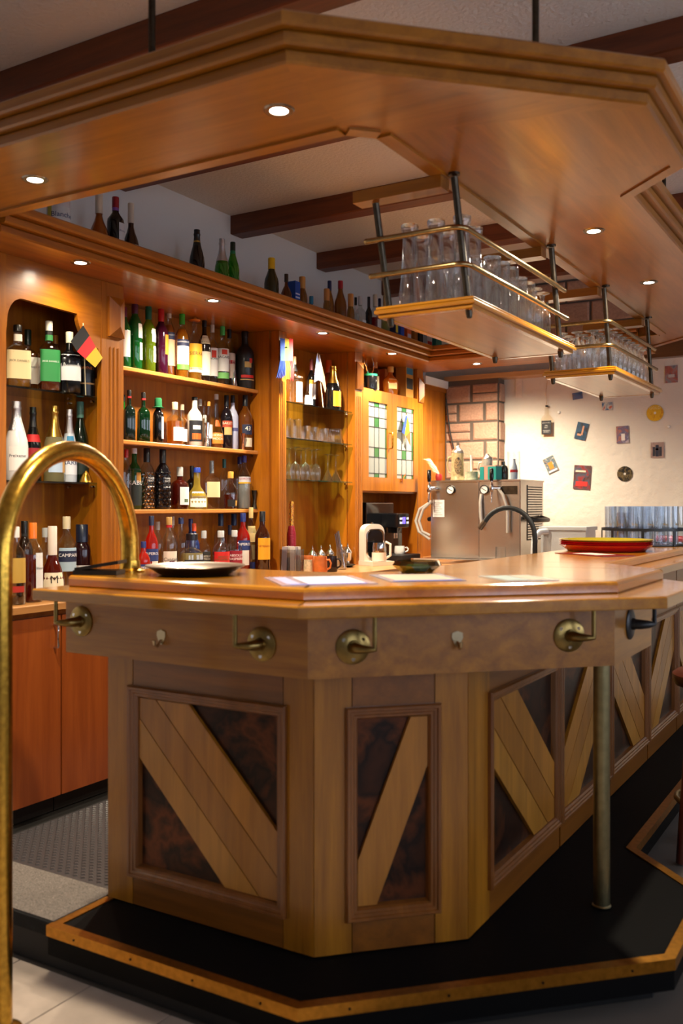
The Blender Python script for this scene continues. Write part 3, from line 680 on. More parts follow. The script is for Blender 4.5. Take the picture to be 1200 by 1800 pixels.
# ================================================================ bottles
GL = {}
def glass_col(h, k=1.0):
    """a full bottle: coloured glass and drink read as one refracting body"""
    n = 'glass_'+h.strip('#')
    return dense_glass(n, h, .45)
def solid(h, rough=.22): return pmat('gloss_%s_%d' % (h.strip('#'), rough*100), h, rough, coat=.2)
def paper(h): return pmat('paper_'+h.strip('#'), h, .6)
STY = {
 'spirit': [(.92, 0), (1, .015), (1, .58), (.95, .63), (.72, .70), (.42, .755), (.36, .79), (.34, .97)],
 'tall':   [(.92, 0), (1, .015), (1, .62), (.93, .67), (.66, .735), (.44, .78), (.38, .82), (.36, .98)],
 'wine':   [(.95, 0), (1, .012), (1, .50), (.92, .58), (.66, .68), (.44, .77), (.37, .83), (.35, .99)],
 'bordeaux': [(.95, 0), (1, .012), (1, .60), (.94, .65), (.62, .71), (.40, .755), (.37, .80), (.36, .99)],
 'champ':  [(.95, 0), (1, .012), (1, .42), (.94, .50), (.74, .61), (.50, .72), (.40, .80), (.37, .88), (.42, .89), (.42, .915), (.37, .93), (.38, .985)],
 'bulb':   [(.85, 0), (.98, .02), (1, .18), (.93, .30), (.66, .42), (.36, .53), (.29, .60), (.28, .97)],
 'tear':   [(.85, 0), (.97, .015), (1, .14), (.95, .28), (.74, .42), (.44, .54), (.31, .62), (.29, .97)],
 'squat':  [(.94, 0), (1, .015), (1, .55), (.96, .60), (.70, .66), (.36, .70), (.33, .74), (.32, .97)],
 'decanter': [(.80, 0), (.90, .02), (.98, .30), (1, .42), (.94, .52), (.66, .62), (.34, .70), (.28, .76), (.27, .95)],
 'cyl':    [(.98, 0), (1, .01), (1, .97), (.96, .99)],
 'mini':   [(.95, 0), (1, .02), (1, .50), (.90, .58), (.55, .68), (.42, .74), (.42, .97)],
}
def pr(prof, z):
    for (r0, z0), (r1, z1) in zip(prof, prof[1:]):
        if z0 <= z <= z1: return r0+(r1-r0)*(z-z0)/max(1e-6, z1-z0)
    return prof[-1][0] if z > prof[-1][1] else prof[0][0]
def slice_prof(prof, z0, z1, extra=0):
    zs = sorted({z0, z1}|{z for _, z in prof if z0 < z < z1})
    return [(pr(prof, z)+extra, z) for z in zs]
def wrap_text(body, w, h, zc, radf, e, rada=None):
    """lettering bent round the bottle at angle 0"""
    vs, fs, tw, th = text_mesh(body)
    if not vs: return None
    k = min(w/tw, h/th); out = []
    for x, y in vs:
        r = radf(zc+y*k); a = x*k/r if not rada else math.atan2(x*k, r)
        if rada: r = rada(zc+y*k, a)
        out.append(((r+e)*math.cos(a), (r+e)*math.sin(a), zc+y*k))
    return MB().add(out, fs)
BAYS = ((2.692, 3.326), (3.444, 4.772), (4.884, 5.726), (5.857, 6.737)); STOOD = []
def settle(px, wpx, x, zb):
    """keep a bottle on its line of sight, clear of its neighbours and the bay walls"""
    d = ray(px, 0); best = None; front = {True: -3.10, False: -3.345}[zb > 2.5]
    if abs(zb-.935) < .01: front = -3.2
    if zb < 2.12 and any(abs(zb-z_-.0005) < .004 for z_ in SH): front = -3.482
    for sh in (1, .95, .9, .85, .8, .74, .68):
        for k in range(60):
            dx = (k+1)//2*.006*(1 if k % 2 else -1); xx = x+dx; t = xx/d.x; R = wpx/2*t/F*sh; Y = t*d.y
            if xx-R < -3.632 or xx+R > front: continue
            Yc = Y
            if zb < 2.5 and xx < -3.34:
                bay = min(BAYS, key=lambda q: abs((q[0]+q[1])/2-Y)-(q[1]-q[0])/2)
                Yc = min(max(Y, bay[0]+R), bay[1]-R)
            if all(z0 != zb or math.hypot(xx-x0, Yc-y0) > R+r0+.002 for x0, y0, r0, z0 in STOOD):
                STOOD.append((xx, Yc, R, zb)); return xx, Yc, R, t
    t = x/d.x; STOOD.append((x, t*d.y, wpx/2*t/F, zb)); print('SETTLE FAIL', px, zb); return x, t*d.y, wpx/2*t/F, t
def bottle(px, top, wpx, x, zb, style, body, cap, label, labels=(), group=None, name='bottle', cat='bottle', ang=-32, sq=0, capz=.86, capw=1.12, foil=None, top_tilt=0, oval=1.0, seg=20):
    d = ray(px, 0); X, Y, R, t = settle(px, wpx*oval, x, zb); R /= oval
    Ht = HC + t*(HY-top)/F - zb
    root = thing(name, label, cat, (X, Y, zb+.0005), group, math.radians(ang))
    prof = STY[style]; P = [(r*R, z*Ht) for r, z in prof]
    sqs = [sq*(1 if r > .8 else max(0, (r-.5)/.3)) for r, z in prof] if sq else None
    full = [(0, 0)]+P+[(0, P[-1][1])]; sqf = [sq if sq else 0]+sqs+[0] if sq else None
    def scale(mb):
        if oval != 1: mb.v = [(v[0]*oval, v[1], v[2]) for v in mb.v]
        return mb
    if isinstance(body, tuple):                        # clear glass with a drink inside
        scale(MB().lathe(full, seg, sq=sqf, a0=math.pi/seg if sq else 0)).build('glass', thin_glass('bottle_glass', '#f4f7f6', 1.5), root, True, True)
        lc, fill = body
        if lc:
            lp = slice_prof(prof, .012, fill); lp = [((r-.07)*R, z*Ht) for r, z in lp]
            lsq = [sq]*(len(lp)+2) if sq else None
            scale(MB().lathe([(0, lp[0][1])]+lp+[(0, lp[-1][1])], seg, sq=lsq, a0=math.pi/seg if sq else 0)).build('drink', glass_col(lc), root, True, True)
    else:
        scale(MB().lathe(full, seg, sq=sqf, a0=math.pi/seg if sq else 0)).build('glass', body, root, True, True)
    if foil:
        f0, fm = foil; fp = [(r*R+.0008, z*Ht) for r, z in slice_prof(prof, f0, prof[-1][1])]
        MB().lathe(fp+[(0, fp[-1][1]+.001)], 16).build('foil', fm, root, True, True)
    if cap:
        r = pr(prof, capz)*R*capw; z0, z1 = capz*Ht, Ht
        cm = cap if not isinstance(cap, str) else solid(cap, .35)
        MB().lathe([(0, z0), (r, z0), (r, z1-.003), (r*.92, z1), (0, z1)], 16).build('cap', cm, root, True, True)
    for lb in labels:
        z0, z1, col, txt, tcol = lb[:5]; span = math.radians(lb[5] if len(lb) > 5 else 130); off = math.radians(lb[6] if len(lb) > 6 else 0)
        def radf(zz, q=sq):
            return pr(prof, min(max(zz/Ht, 0), 1))*R
        def rad_a(zz, a):
            r = radf(zz)
            if sq:
                p = 2+sq*6; ca, sa = math.cos(a), math.sin(a); r = r*(1-sq)+sq*r*(abs(ca)**p+abs(sa)**p)**(-1/p)
            return r
        n = 10; mb = MB(); zs = [z0*Ht+(z1-z0)*Ht*k/2 for k in range(3)]
        for zz in zs:
            for i in range(n+1):
                a = off-span/2+span*i/n; r = rad_a(zz, a)+.0012; mb.v.append((r*math.cos(a)*oval, r*math.sin(a), zz))
        for k in range(2):
            for i in range(n): mb.f.append((k*(n+1)+i, k*(n+1)+i+1, (k+1)*(n+1)+i+1, (k+1)*(n+1)+i))
        lo = mb.build('paper_label', paper(col), root, True, True)
        if txt:
            lh = (z1-z0)*Ht; tm = wrap_text(txt, span*R*.92, lh*(.55 if '\n' in txt else .42), (z0*Ht+lh*.62), radf, .0026, rad_a if sq else None)
            if tm:
                if oval != 1: tm.v = [(v[0]*oval, v[1], v[2]) for v in tm.v]
                if off:
                    c, s_ = math.cos(off), math.sin(off); tm.v = [(v[0]*c-v[1]*s_, v[0]*s_+v[1]*c, v[2]) for v in tm.v]
                lt = tm.build('lettering', paper(tcol), None); lt.parent = lo
    return root
dkgreen = solid('#0c1a10', .1); dkred = solid('#2a0a0a', .1); dkbrown = solid('#1c0f08', .1); blk = solid('#0a0a0c', .12)
gold = pmat('gold_foil', '#c9a04a', .3, 1); silver = pmat('silver_foil', '#c4c6cc', .3, 1, bump=.4, bscale=300); copperm = pmat('copper_metal', '#c47a52', .25, 1)
def G(h): return glass_col(h)
Z1, Z2 = 1.8905, 1.4705
g = 'spirits on the upper glass shelf of the arched bay'
bottle(31, 572, 42, -3.44, Z1, 'squat', ('#c98a3a', .45), '#17120e', 'square whiskey bottle with cream label and black cap on the arched bay glass shelf', [(.13, .58, '#d9c491', "JACK DANIEL'S", '#2a2016', 100), (.74, .85, '#d8cdb8', '', '')], g, sq=.9, capz=.9)
bottle(49, 580, 32, -3.54, Z1, 'squat', ('#8a4a16', .62), '#14241a', 'amber whiskey bottle with dark green cap and white label behind the cream labelled bottle', [(.13, .55, '#cfcabb', "JACK DANIEL'S", '#1c1c1c', 100)], g, sq=.9, capz=.76)
bottle(86, 565, 35, -3.42, Z1, 'squat', ('#b5561c', .5), '#d9d2c0', 'whiskey bottle with a green apple label and green neck', [(.13, .58, '#2f8a45', "JACK DANIEL'S", '#e8efe0', 100), (.72, .80, '#2d7a3c', '', '', 300), (.80, .86, '#14140f', '', '', 300)], g, sq=.9, capz=.86)
bottle(97, 590, 34, -3.56, Z1, 'decanter', ('#a8641c', .5), '#c8862c', 'round flask with a red band behind the green labelled whiskey', [(.46, .60, '#a81f1c', '', '', 120)], g)
bottle(122, 584, 36, -3.41, Z1, 'squat', blk, '#d6cfb6', 'dark whisky bottle with pointed white label and cream cap', [(.20, .62, '#d4d4d2', "Ballantine's", '#20242c', 120)], g, sq=.8, capz=.82)
hy_ = bottle(155, 604, 31, -3.44, Z1, 'cyl', solid('#0d0f12', .4), '#0d0f12', 'black cylindrical whisky bottle with orange lettering under the flag', [(.42, .58, '#0d0f12', "HAYNE'S", '#e07818', 110), (.22, .25, '#b08a5a', '', '', 200)], g, capz=.985, capw=1.0)
g = 'sparkling wines on the lower glass shelf of the arched bay'
bottle(29, 704, 40, -3.44, Z2, 'champ', solid('#d6d3d0', .25), None, 'white lacquered sparkling wine bottle with silver foil', [(.12, .42, '#dedad4', 'Freixenet', '#3a3a4a', 90)], g, foil=(.62, silver))
bottle(58, 714, 28, -3.50, Z2, 'champ', blk, None, 'black sparkling wine bottle with a red neck label', [(.30, .44, '#9c1820', '', '', 160), (.52, .62, '#d02a2a', '', '', 150)], g, foil=(.72, solid('#101010', .4)))
bottle(95, 712, 36, -3.46, Z2, 'champ', G('#d8cf9a'), None, 'pale gold sparkling wine bottle with gold foil neck', [(.12, .34, '#b8cbe0', '', '', 80), (.12, .34, '#d8a868', '', '', 40, 60)], g, foil=(.58, gold))
bottle(122, 718, 26, -3.44, Z2, 'champ', solid('#cdd3da', .3), None, 'white bottle with blue flower motif and silver neck', [(.10, .36, '#e2e4e8', 'BARR', '#2a3a6a', 120), (.52, .62, '#3a86b0', '', '', 70)], g, foil=(.66, silver))
bottle(146, 707, 28, -3.48, Z2, 'wine', dkgreen, '#5f8f7e', 'dark green wine bottle with a teal capsule', [(.10, .34, '#15241c', '', '')], g, capz=.80)
g = 'aperitif bottles on the worktop below the arched bay'
bottle(27, 926, 36, -3.26, CT, 'spirit', ('#5a2810', .1), '#d8cfc4', 'clear bottle with oval gold label and white cap beside the brass rail', [(.28, .60, '#b9913c', '', '', 120), (.16, .24, '#a82a1e', '', '', 90)], g)
bottle(43, 916, 28, -3.46, CT, 'tall', dkbrown, '#101010', 'dark bottle with white lettered black capsule behind the orange capped bottle', [(.80, .88, '#1c1c1c', '', '')], g, capz=.84)
bottle(58, 919, 33, -3.28, CT, 'spirit', ('#8a1812', .60), '#e2701e', 'clear bottle of red drink with an orange cap and white side label', [(.12, .62, '#d9d6d2', 'Blanche', '#30343c', 62, 40)], g, capz=.80)
bottle(79, 928, 26, -3.48, CT, 'spirit', ('#3a1a10', .3), '#a8a8a4', 'clear bottle with a silver cap behind the white necked cognac', [], g)
bottle(92, 925, 42, -3.33, CT, 'tear', G('#7a2410'), '#d8c9b8', 'teardrop cognac bottle with a long white neck and oval label', [(.12, .36, '#dcd0b4', 'M', '#2a2016', 110)], g, capz=.60)
bottle(117, 908, 35, -3.42, CT, 'spirit', (None, 0), '#cdbd98', 'empty clear aperitif bottle with a dark blue and white label', [(.42, .56, '#1c2540', 'CAMPARI', '#e8e8e8', 120), (.30, .42, '#9fb6c4', '', '', 110), (.56, .60, '#9fb6c4', '', '', 110)], g, capz=.84)
bottle(144, 922, 30, -3.44, CT, 'tall', solid('#200a0e', .1), '#141c30', 'dark liqueur bottle with blue capsule and white script label', [(.14, .40, '#d4d2d0', 'Bols', '#20242c', 100), (.14, .40, '#a01c28', '', '', 25, 65)], g, capz=.74)
# ---- wooden shelves
ZA, ZB_, ZD = SH[0]+.0005, SH[1]+.0005, SH[2]+.0005
g = 'bottles on the top wooden shelf'
bottle(219, 540, 22, -3.60, ZA, 'tall', G('#2a8a3a'), '#5a1a30', 'green vermouth bottle half hidden by the pilaster', [(.2, .62, '#dcd8d0', '', '', 90)], g, capz=.84)
bottle(237, 527, 27, -3.55, ZA, 'tall', G('#1f8a3c'), '#4a1630', 'green vermouth bottle with a purple capsule', [(.46, .66, '#e2ddd4', '', '', 55, 50), (.16, .40, '#d8d4cc', '', '', 40, 55)], g, capz=.80, ang=-40)
bottle(261, 539, 25, -3.55, ZA, 'tall', G('#8aa81e'), '#0e5a40', 'yellow green vermouth bottle with a teal capsule', [(.46, .66, '#e2ddd4', '', '', 55, 50), (.16, .40, '#d8d4cc', '', '', 40, 55)], g, capz=.80, ang=-40)
bottle(283, 543, 25, -3.545, ZA, 'tall', solid('#30061c', .08), '#b01c1c', 'dark purple vermouth bottle with a red capsule and orange side label', [(.30, .60, '#e07a1c', '', '', 50, 52)], g, capz=.80, ang=-40)
bottle(297, 537, 20, -3.62, ZA, 'tall', ('#e08a3a', .72), '#d8bfa4', 'peach aperitif bottle with a pale cap behind the purple bottle', [(.52, .62, '#2a3050', 'RAMAZZOTTI', '#e8e8e8', 120), (.16, .52, '#e0b088', '', '', 120)], g, capz=.82)
bottle(320, 550, 24, -3.54, ZA, 'tall', ('#e8961e', .74), '#3aa832', 'orange aperitif bottle with a bright green cap', [(.48, .58, '#2a3050', 'RAMAZZOTTI', '#e8e8e8', 120), (.20, .48, '#e6e0d8', '', '', 120), (.12, .20, '#5aa83c', '', '', 120)], g, capz=.82)
r = bottle(342, 560, 26, -3.545, ZA, 'spirit', ('#e8a02a', .40), None, 'tequila bottle wearing an orange sombrero cap', [(.16, .58, '#e8a82a', 'SIERRA', '#3a2a14', 120), (.12, .2, '#e6e0d4', '', '', 120)], g)
_h = .31; t_ = -3.545/ray(342, 0).x; _H = HC+t_*(HY-560)/F-ZA
MB().lathe([(.0, _H*.95), (.030, _H*.955), (.034, _H*.975), (.030, _H*.972), (.014, _H*.97), (.011, _H*1.01), (.004, _H*1.03), (0, _H*1.03)], 18).build('sombrero_cap', solid('#d8741a', .5), r, True, True)
bottle(359, 562, 22, -3.55, ZA, 'spirit', dkbrown, '#0e0e10', 'dark rum bottle with cream neck label and white front label', [(.10, .48, '#ded6c2', '', '', 130), (.60, .74, '#d8c8a4', '', '', 100)], g, capz=.88)
bottle(373, 570, 20, -3.60, ZA, 'spirit', (None, 0), '#cfc6b4', 'clear rum bottle with a cream cap behind the green capped rum', [(.14, .60, '#e0dcd6', 'BACARDI', '#20242c', 120), (.44, .56, '#c8341e', '', '', 50)], g, capz=.86)
bottle(391, 574, 23, -3.54, ZA, 'spirit', (None, 0), '#52b858', 'clear rum bottle with a bright green cap and fruit label', [(.24, .62, '#e2e0da', 'BACARDI', '#20242c', 130), (.12, .22, '#7ac06a', '', '', 150), (.52, .60, '#d2402a', '', '', 50)], g, capz=.85)
bottle(403, 578, 20, -3.60, ZA, 'spirit', (None, 0), '#101014', 'clear rum bottle with a black cap behind the green capped rum', [(.16, .58, '#cbb4a0', 'BACARDI', '#20242c', 120), (.40, .46, '#b81c20', '', '', 110)], g, capz=.84)
bottle(433, 584, 32, -3.535, ZA, 'spirit', solid('#121214', .45), '#101012', 'matte black liqueur bottle with a red and gold cocktail print', [(.36, .46, '#b89a5a', '', '', 45), (.44, .52, '#c02a20', '', '', 22, 20), (.18, .23, '#c8241c', '', '', 90), (.14, .16, '#b8925a', '', '', 100)], g, capz=.9)
g = 'bottles on the middle wooden shelf'
bottle(217, 694, 15, -3.61, ZB_, 'squat', G('#2aa83a'), '#101010', 'green herbal liqueur bottle half hidden by the pilaster', [], g, sq=.8)
bottle(227, 686, 20, -3.545, ZB_, 'squat', solid('#0a1c16', .08), '#141414', 'dark square herbal liqueur bottle with a black cap', [(.84, .88, '#a81c1c', '', '', 200)], g, sq=.85, capz=.86)
bottle(252, 690, 21, -3.545, ZB_, 'squat', G('#0f4a26'), '#141414', 'dark green square herbal liqueur bottle next to the black one', [(.84, .88, '#a81c1c', '', '', 200)], g, sq=.85, capz=.86)
r = bottle(278, 702, 19, -3.545, ZB_, 'tall', solid('#0c0e12', .1), None, 'dark bottle wearing a green felt hat', [(.10, .60, '#d2cfd0', '', '', 40, 40)], g)
t_ = -3.545/ray(278, 0).x; _H = HC+t_*(HY-702)/F-ZB_
MB().lathe([(.0, _H*.80), (.032, _H*.80), (.034, _H*.815), (.021, _H*.83), (.020, _H*1.0), (.016, _H*1.03), (0, _H*1.03)], 18).build('hat', pmat('felt_green', '#17683c', .9), r, True, True)
bottle(307, 707, 30, -3.54, ZB_, 'squat', ('#d88a22', .55), '#c9b394', 'squat clear bottle of amber liqueur with a white label', [(.08, .40, '#e2dad0', '', '', 90, 20)], g, capz=.82)
bottle(320, 711, 20, -3.61, ZB_, 'squat', (None, 0), '#b09a80', 'small clear bottle behind the squat amber liqueur', [(.1, .4, '#dcd4cc', '', '', 90)], g, capz=.86)
bottle(342, 698, 27, -3.54, ZB_, 'spirit', solid('#d8cfc4', .3), '#15151a', 'white ceramic look liqueur bottle with black label showing carrots', [(.10, .52, '#1c1e24', '', '', 120), (.14, .26, '#e0641e', '', '', 70), (.34, .42, '#d8d4d0', '', '', 60)], g, capz=.93)
bottle(351, 702, 18, -3.62, ZB_, 'tall', ('#caa070', .6), '#b8b8b0', 'slim clear bottle with a silver cap behind the carrot bottle', [], g)
bottle(359, 705, 13, -3.58, ZB_, 'mini', (None, 0), '#c08a3a', 'twin clear bottle with a bronze cap and white label', [(.2, .7, '#dcd8d2', '', '', 110)], g, capz=.9)
bottle(367, 706, 13, -3.60, ZB_, 'mini', (None, 0), '#c08a3a', 'twin clear bottle with a bronze cap leaning on its neighbour', [(.2, .5, '#d0ccc8', '', '', 110)], g, capz=.9)
bottle(380, 693, 25, -3.545, ZB_, 'bulb', ('#d0782a', .24), '#cfc8bc', 'clear bulbous bottle of orange liqueur with white stopper', [(.08, .28, '#d8822a', 'HONEY\nMOON', '#efe8dc', 110), (.40, .52, '#d85a1a', '', '', 60)], g, capz=.90)
bottle(398, 695, 21, -3.56, ZB_, 'spirit', solid('#141016', .1), '#10141c', 'dark cream liqueur bottle with a red and gold banner', [(.40, .52, '#a8442a', 'BAILEYS', '#e8dcc0', 120), (.26, .40, '#c8a86a', '', '', 80)], g, capz=.80)
bottle(409, 695, 20, -3.56, ZB_, 'spirit', solid('#b8bcd4', .2), '#141418', 'lavender liqueur bottle with a black cap', [(.34, .40, '#5a5a8a', '', '', 80)], g, capz=.86)
bottle(431, 695, 25, -3.535, ZB_, 'spirit', G('#a8641e'), '#10141c', 'amber liqueur bottle with round number badge', [(.28, .46, '#1c2440', '43', '#efe8d8', 90), (.06, .22, '#d8ccb0', '', '', 90)], g, capz=.80)
g = 'bottles on the lowest wooden shelf'
bottle(222, 790, 18, -3.58, ZD, 'tall', (None, 0), '#a01c1c', 'clear bottle with a red cap half hidden by the pilaster', [], g)
bottle(236, 788, 27, -3.55, ZD, 'spirit', G('#1a7a34'), '#d6d2cc', 'green herb bitter bottle with a white cap and dark label', [(.06, .66, '#17201c', 'KABU', '#d8d8d8', 130), (.44, .60, '#9c6a1c', '', '', 45, 25)], g, capz=.91)
for px_, col_, lab_ in ((258, None, 'clear faceted crystal look vodka bottle with a black cap'), (286, 'b', 'black faceted vodka bottle with silver rings on the neck')):
    r = bottle(px_, 788+(px_-258)*.07, 27, -3.545, ZD, 'spirit', (None, 0) if col_ is None else solid('#0c0c10', .08), '#111116', lab_, [(.38, .55, '#101014', 'THREE\nSIXTY', '#e0e0e0', 60, 22), (.36, .38, '#d8d8d8', '', '', 62, 22), (.80, .815, '#9aa4b8', '', '', 240), (.84, .855, '#9aa4b8', '', '', 240)], g, capz=.77)
    t_ = -3.545/ray(px_, 0).x; R_ = 13.5*t_/F; H_ = HC+t_*(HY-788)/F-ZD; fm = MB()
    for a in range(12):
        for q in range(11):
            an = 2*math.pi*(a+.5*(q % 2))/12; z = H_*(.04+.055*q); c, s_ = math.cos(an), math.sin(an); w_ = R_*.24; hz = H_*.026
            fm.add([(R_*c-w_*-s_, R_*s_-w_*c, z), (R_*c+w_*-s_, R_*s_+w_*c, z), (R_*c, R_*s_, z-hz), (R_*c, R_*s_, z+hz), ((R_+.0035)*c, (R_+.0035)*s_, z)], [(0, 2, 4), (2, 1, 4), (1, 3, 4), (3, 0, 4)])
    fo = fm.build('facets', chrome if col_ is None else solid('#15151a', .08), r, False, True); fo['kind'] = 'stuff'
bottle(316, 821, 31, -3.545, ZD, 'squat', G('#6a1c08'), '#a8a8a4', 'reddish brown liqueur bottle with silver cap and white side label', [(.10, .52, '#dcd6d6', '', '', 80, 24), (.16, .24, '#3a5a30', '', '', 34, 30)], g, capz=.78)
bottle(337, 819, 20, -3.62, ZD, 'squat', dkbrown, '#101012', 'dark bottle with a black cap behind the oval label flask', [], g, capz=.76)
bottle(346, 822, 42, -3.54, ZD, 'bulb', G('#c8b048'), '#1c3a9a', 'flat round flask of pale yellow gin with a large oval label and blue cap', [(.05, .42, '#e4dfd2', 'Serenity', '#5a4a5a', 95)], g, capz=.88, oval=.6)
bottle(372, 810, 26, -3.545, ZD, 'squat', (None, 0), '#9a9a98', 'clear gin bottle with cream label and a metal pourer', [(.24, .56, '#d9c795', '', '', 100)], g, sq=.7, capz=.74, capw=.9)
bottle(394, 807, 17, -3.62, ZD, 'spirit', (None, 0), '#0e5a5a', 'clear bottle with a teal cap behind the decanter', [], g, capz=.82)
bottle(405, 829, 30, -3.53, ZD, 'decanter', ('#7a2408', .38), '#c8923a', 'short whiskey decanter with gold stopper and dark label', [(.06, .24, '#1c1a18', '', '', 90), (.08, .22, '#b88a3a', '', '', 22, 35)], g, capz=.82, capw=1.5)
bottle(421, 803, 20, -3.60, ZD, 'spirit', (None, 0), '#1a1e6a', 'clear gin bottle with navy cap behind the silver labelled gin', [], g, capz=.86)
bottle(429, 801, 27, -3.535, ZD, 'spirit', ('#e6ecec', .56), '#20267a', 'clear gin bottle with navy and yellow cap and silver band', [(.50, .60, '#c4c6cc', "GORDON'S", '#a81c30', 140), (.47, .50, '#d8a41c', '', '', 160)], g, capz=.87)
g = 'bottles on the worktop below the wooden shelves'
XQ = -3.42
bottle(252, 952, 24, -3.40, CT, 'spirit', G('#d0280e'), '#1c2a6a', 'red aperitif bottle peeking out beside the brass rail', [(.3, .5, '#23366e', 'APEROL', '#efefef', 110), (.1, .3, '#d8d4cc', '', '', 90)], g)
bottle(266, 907, 24, -3.46, CT, 'spirit', G('#d0240e'), '#1c2440', 'red aperitif bottle with navy cap next to the captain label', [(.34, .52, '#23366e', 'APEROL', '#efefef', 120), (.12, .34, '#d8d8d0', '', '', 60, 20)], g, capz=.86)
bottle(277, 917, 20, -3.56, CT, 'tall', (None, 0), '#b0aca4', 'clear bottle with silver cap behind the red aperitif', [], g)
bottle(297, 909, 27, -3.45, CT, 'spirit', (None, 0), '#b08a4a', 'clear spiced rum bottle with a captain figure on white label', [(.14, .48, '#ded6c8', 'Captain', '#2a2420', 120), (.14, .34, '#5a3440', '', '', 40, 8), (.84, .9, '#b01c24', '', '', 200)], g, capz=.88)
bottle(303, 908, 18, -3.58, CT, 'tall', (None, 0), '#c8c4bc', 'clear bottle with a white cap behind the captain label', [], g)
bottle(318, 910, 24, -3.52, CT, 'spirit', (None, 0), '#1c2a5a', 'clear bottle with a navy cap behind the square ouzo flask', [], g, capz=.90)
bottle(335, 912, 20, -3.58, CT, 'spirit', solid('#1c2c6a', .1), '#1c2a6a', 'blue glass bottle with navy cap behind the ouzo flask', [], g, capz=.86)
bottle(341, 920, 20, -3.53, CT, 'spirit', solid('#1a2858', .1), '#d0481c', 'blue bottle with an orange cap behind the ouzo flask', [], g, capz=.86)
bottle(337, 938, 38, -3.43, CT, 'squat', ('#d8c890', .6), '#14141a', 'square ouzo flask with black stopper and black label', [(.10, .46, '#1d1d20', 'ouzo', '#d8cfae', 100)], g, sq=.8, capz=.86, capw=1.7)
bottle(358, 933, 24, -3.50, CT, 'spirit', (None, 0), '#a8a8a8', 'clear vodka bottle with white and yellow lettering', [(.22, .56, '#2a2a26', 'ABSOLUT\nCITRON', '#e8e4d0', 110), (.12, .22, '#c8a81e', '', '', 90)], g, capz=.84)
bottle(388, 933, 30, -3.42, CT, 'spirit', ('#c41a1a', .56), '#b8b8b8', 'red vodka bottle with green lettering and a silver cap', [(.20, .56, '#c2201e', 'ABSOLUT\nWATERMELON', '#145a30', 130)], g, capz=.86)
bottle(412, 932, 27, -3.42, CT, 'spirit', ('#9a1430', .56), '#b8b8b8', 'crimson vodka bottle with white lettering and a silver cap', [(.20, .56, '#8a1428', 'ABSOLUT\nRASPBERRI', '#efe8e8', 130)], g, capz=.86)
bottle(388, 903, 24, -3.57, CT, 'spirit', (None, 0), '#122a4a', 'clear bottle with a dark blue cap behind the red vodka', [], g, capz=.80)
bottle(404, 923, 18, -3.53, CT, 'spirit', (None, 0), '#2a3050', 'clear bottle with a banded navy cap between the two vodkas', [], g, capz=.80)
bottle(411, 903, 22, -3.59, CT, 'tall', (None, 0), '#10305a', 'tall bottle with a deep blue cap behind the crimson vodka', [], g, capz=.80)
bottle(427, 902, 25, -3.45, CT, 'spirit', G('#c4200e'), '#1c2a6a', 'red aperitif bottle with navy cap beside the tall gold capped bottle', [(.40, .56, '#23366e', 'APEROL', '#efefef', 120), (.16, .40, '#d8d8d0', '', '', 70)], g, capz=.86)
bottle(441, 892, 19, -3.43, CT, 'tall', ('#c8a860', .5), '#c8ae70', 'tall slim bottle with gold cap and blue banded cream label', [(.48, .72, '#c9b078', '', '', 140), (.08, .18, '#24306a', '', '', 200), (.22, .44, '#7a6a4a', '', '', 140)], g, capz=.84)
bottle(461, 899, 27, -3.42, CT, 'spirit', G('#5a2a0c'), '#141418', 'brandy bottle with a bright yellow bull label', [(.24, .58, '#dca01c', 'VETERANO', '#a01c14', 110), (.86, .88, '#d8a41c', '', '', 250)], g, capz=.84)
# ---- bottles on top of the cornice
KT = KZ+.0985; g = 'bottles standing on top of the cornice'; XK = -3.30
bottle(103, 352, 40, XK, KT, 'cyl', solid('#cfcdd0', .4), '#c8c4b8', 'white cylinder bottle with script label beside the canopy on the cornice', [(.3, .8, '#d8d6d4', 'Blanche', '#2a3a6a', 120, 10), (.3, .8, '#b8b23a', '', '', 30, -60)], g, capz=.985, capw=1)
bottle(174, 338, 38, XK, KT, 'tear', G('#b8641e'), '#c9bfae', 'orange wine bottle with a long cream capsule on the cornice', [], g, capz=.66)
bottle(203, 347, 30, XK, KT, 'bordeaux', blk, '#8a1422', 'dark bottle with red capsule, purple ring and white label on the cornice', [(.26, .58, '#d4d2d4', 'Blanche', '#2a3a6a', 60, 40), (.78, .83, '#7a4a9a', '', '', 300)], g, capz=.83)
bottle(230, 358, 32, XK, KT, 'tear', solid('#2a0c08', .08), '#c9c2b6', 'swing top bottle of dark red drink with white neck on the cornice', [(.2, .32, '#c9c2b6', '', '', 50, 40), (.80, .84, '#b01c1c', '', '', 120), (.9, .93, '#b01c1c', '', '', 120)], g, capz=.68)
bottle(346, 403, 27, XK, KT, 'champ', blk, None, 'black sparkling wine bottle with gold neck ring on the cornice', [(.76, .79, '#c8a04a', '', '', 300)], g, foil=(.70, solid('#0c0c0c', .4)))
bottle(390, 419, 26, XK, KT, 'champ', G('#4aa02a'), None, 'light green sparkling wine bottle with silver foil on the cornice', [], g, foil=(.58, silver))
bottle(409, 426, 23, XK, KT, 'wine', G('#3aa022'), '#12281e', 'bright green wine bottle with a dark green capsule on the cornice', [(.78, .84, '#1c7a4a', '', '', 300)], g, capz=.84)
bottle(477, 454, 26, XK, KT, 'wine', solid('#2c2a0e', .08), '#d8b41c', 'olive wine bottle with a yellow capsule on the cornice', [], g, capz=.78)
bottle(503, 482, 20, XK, KT, 'decanter', G('#8a3c10'), '#2a1c14', 'round amber bottle with dark stopper beside a blue box on the cornice', [], g, capz=.80, capw=1.3)
bottle(531, 487, 18, XK, KT, 'wine', G('#a8702a'), '#c9904a', 'amber brandy bottle with wood coloured capsule beside a blue box', [], g, capz=.72)
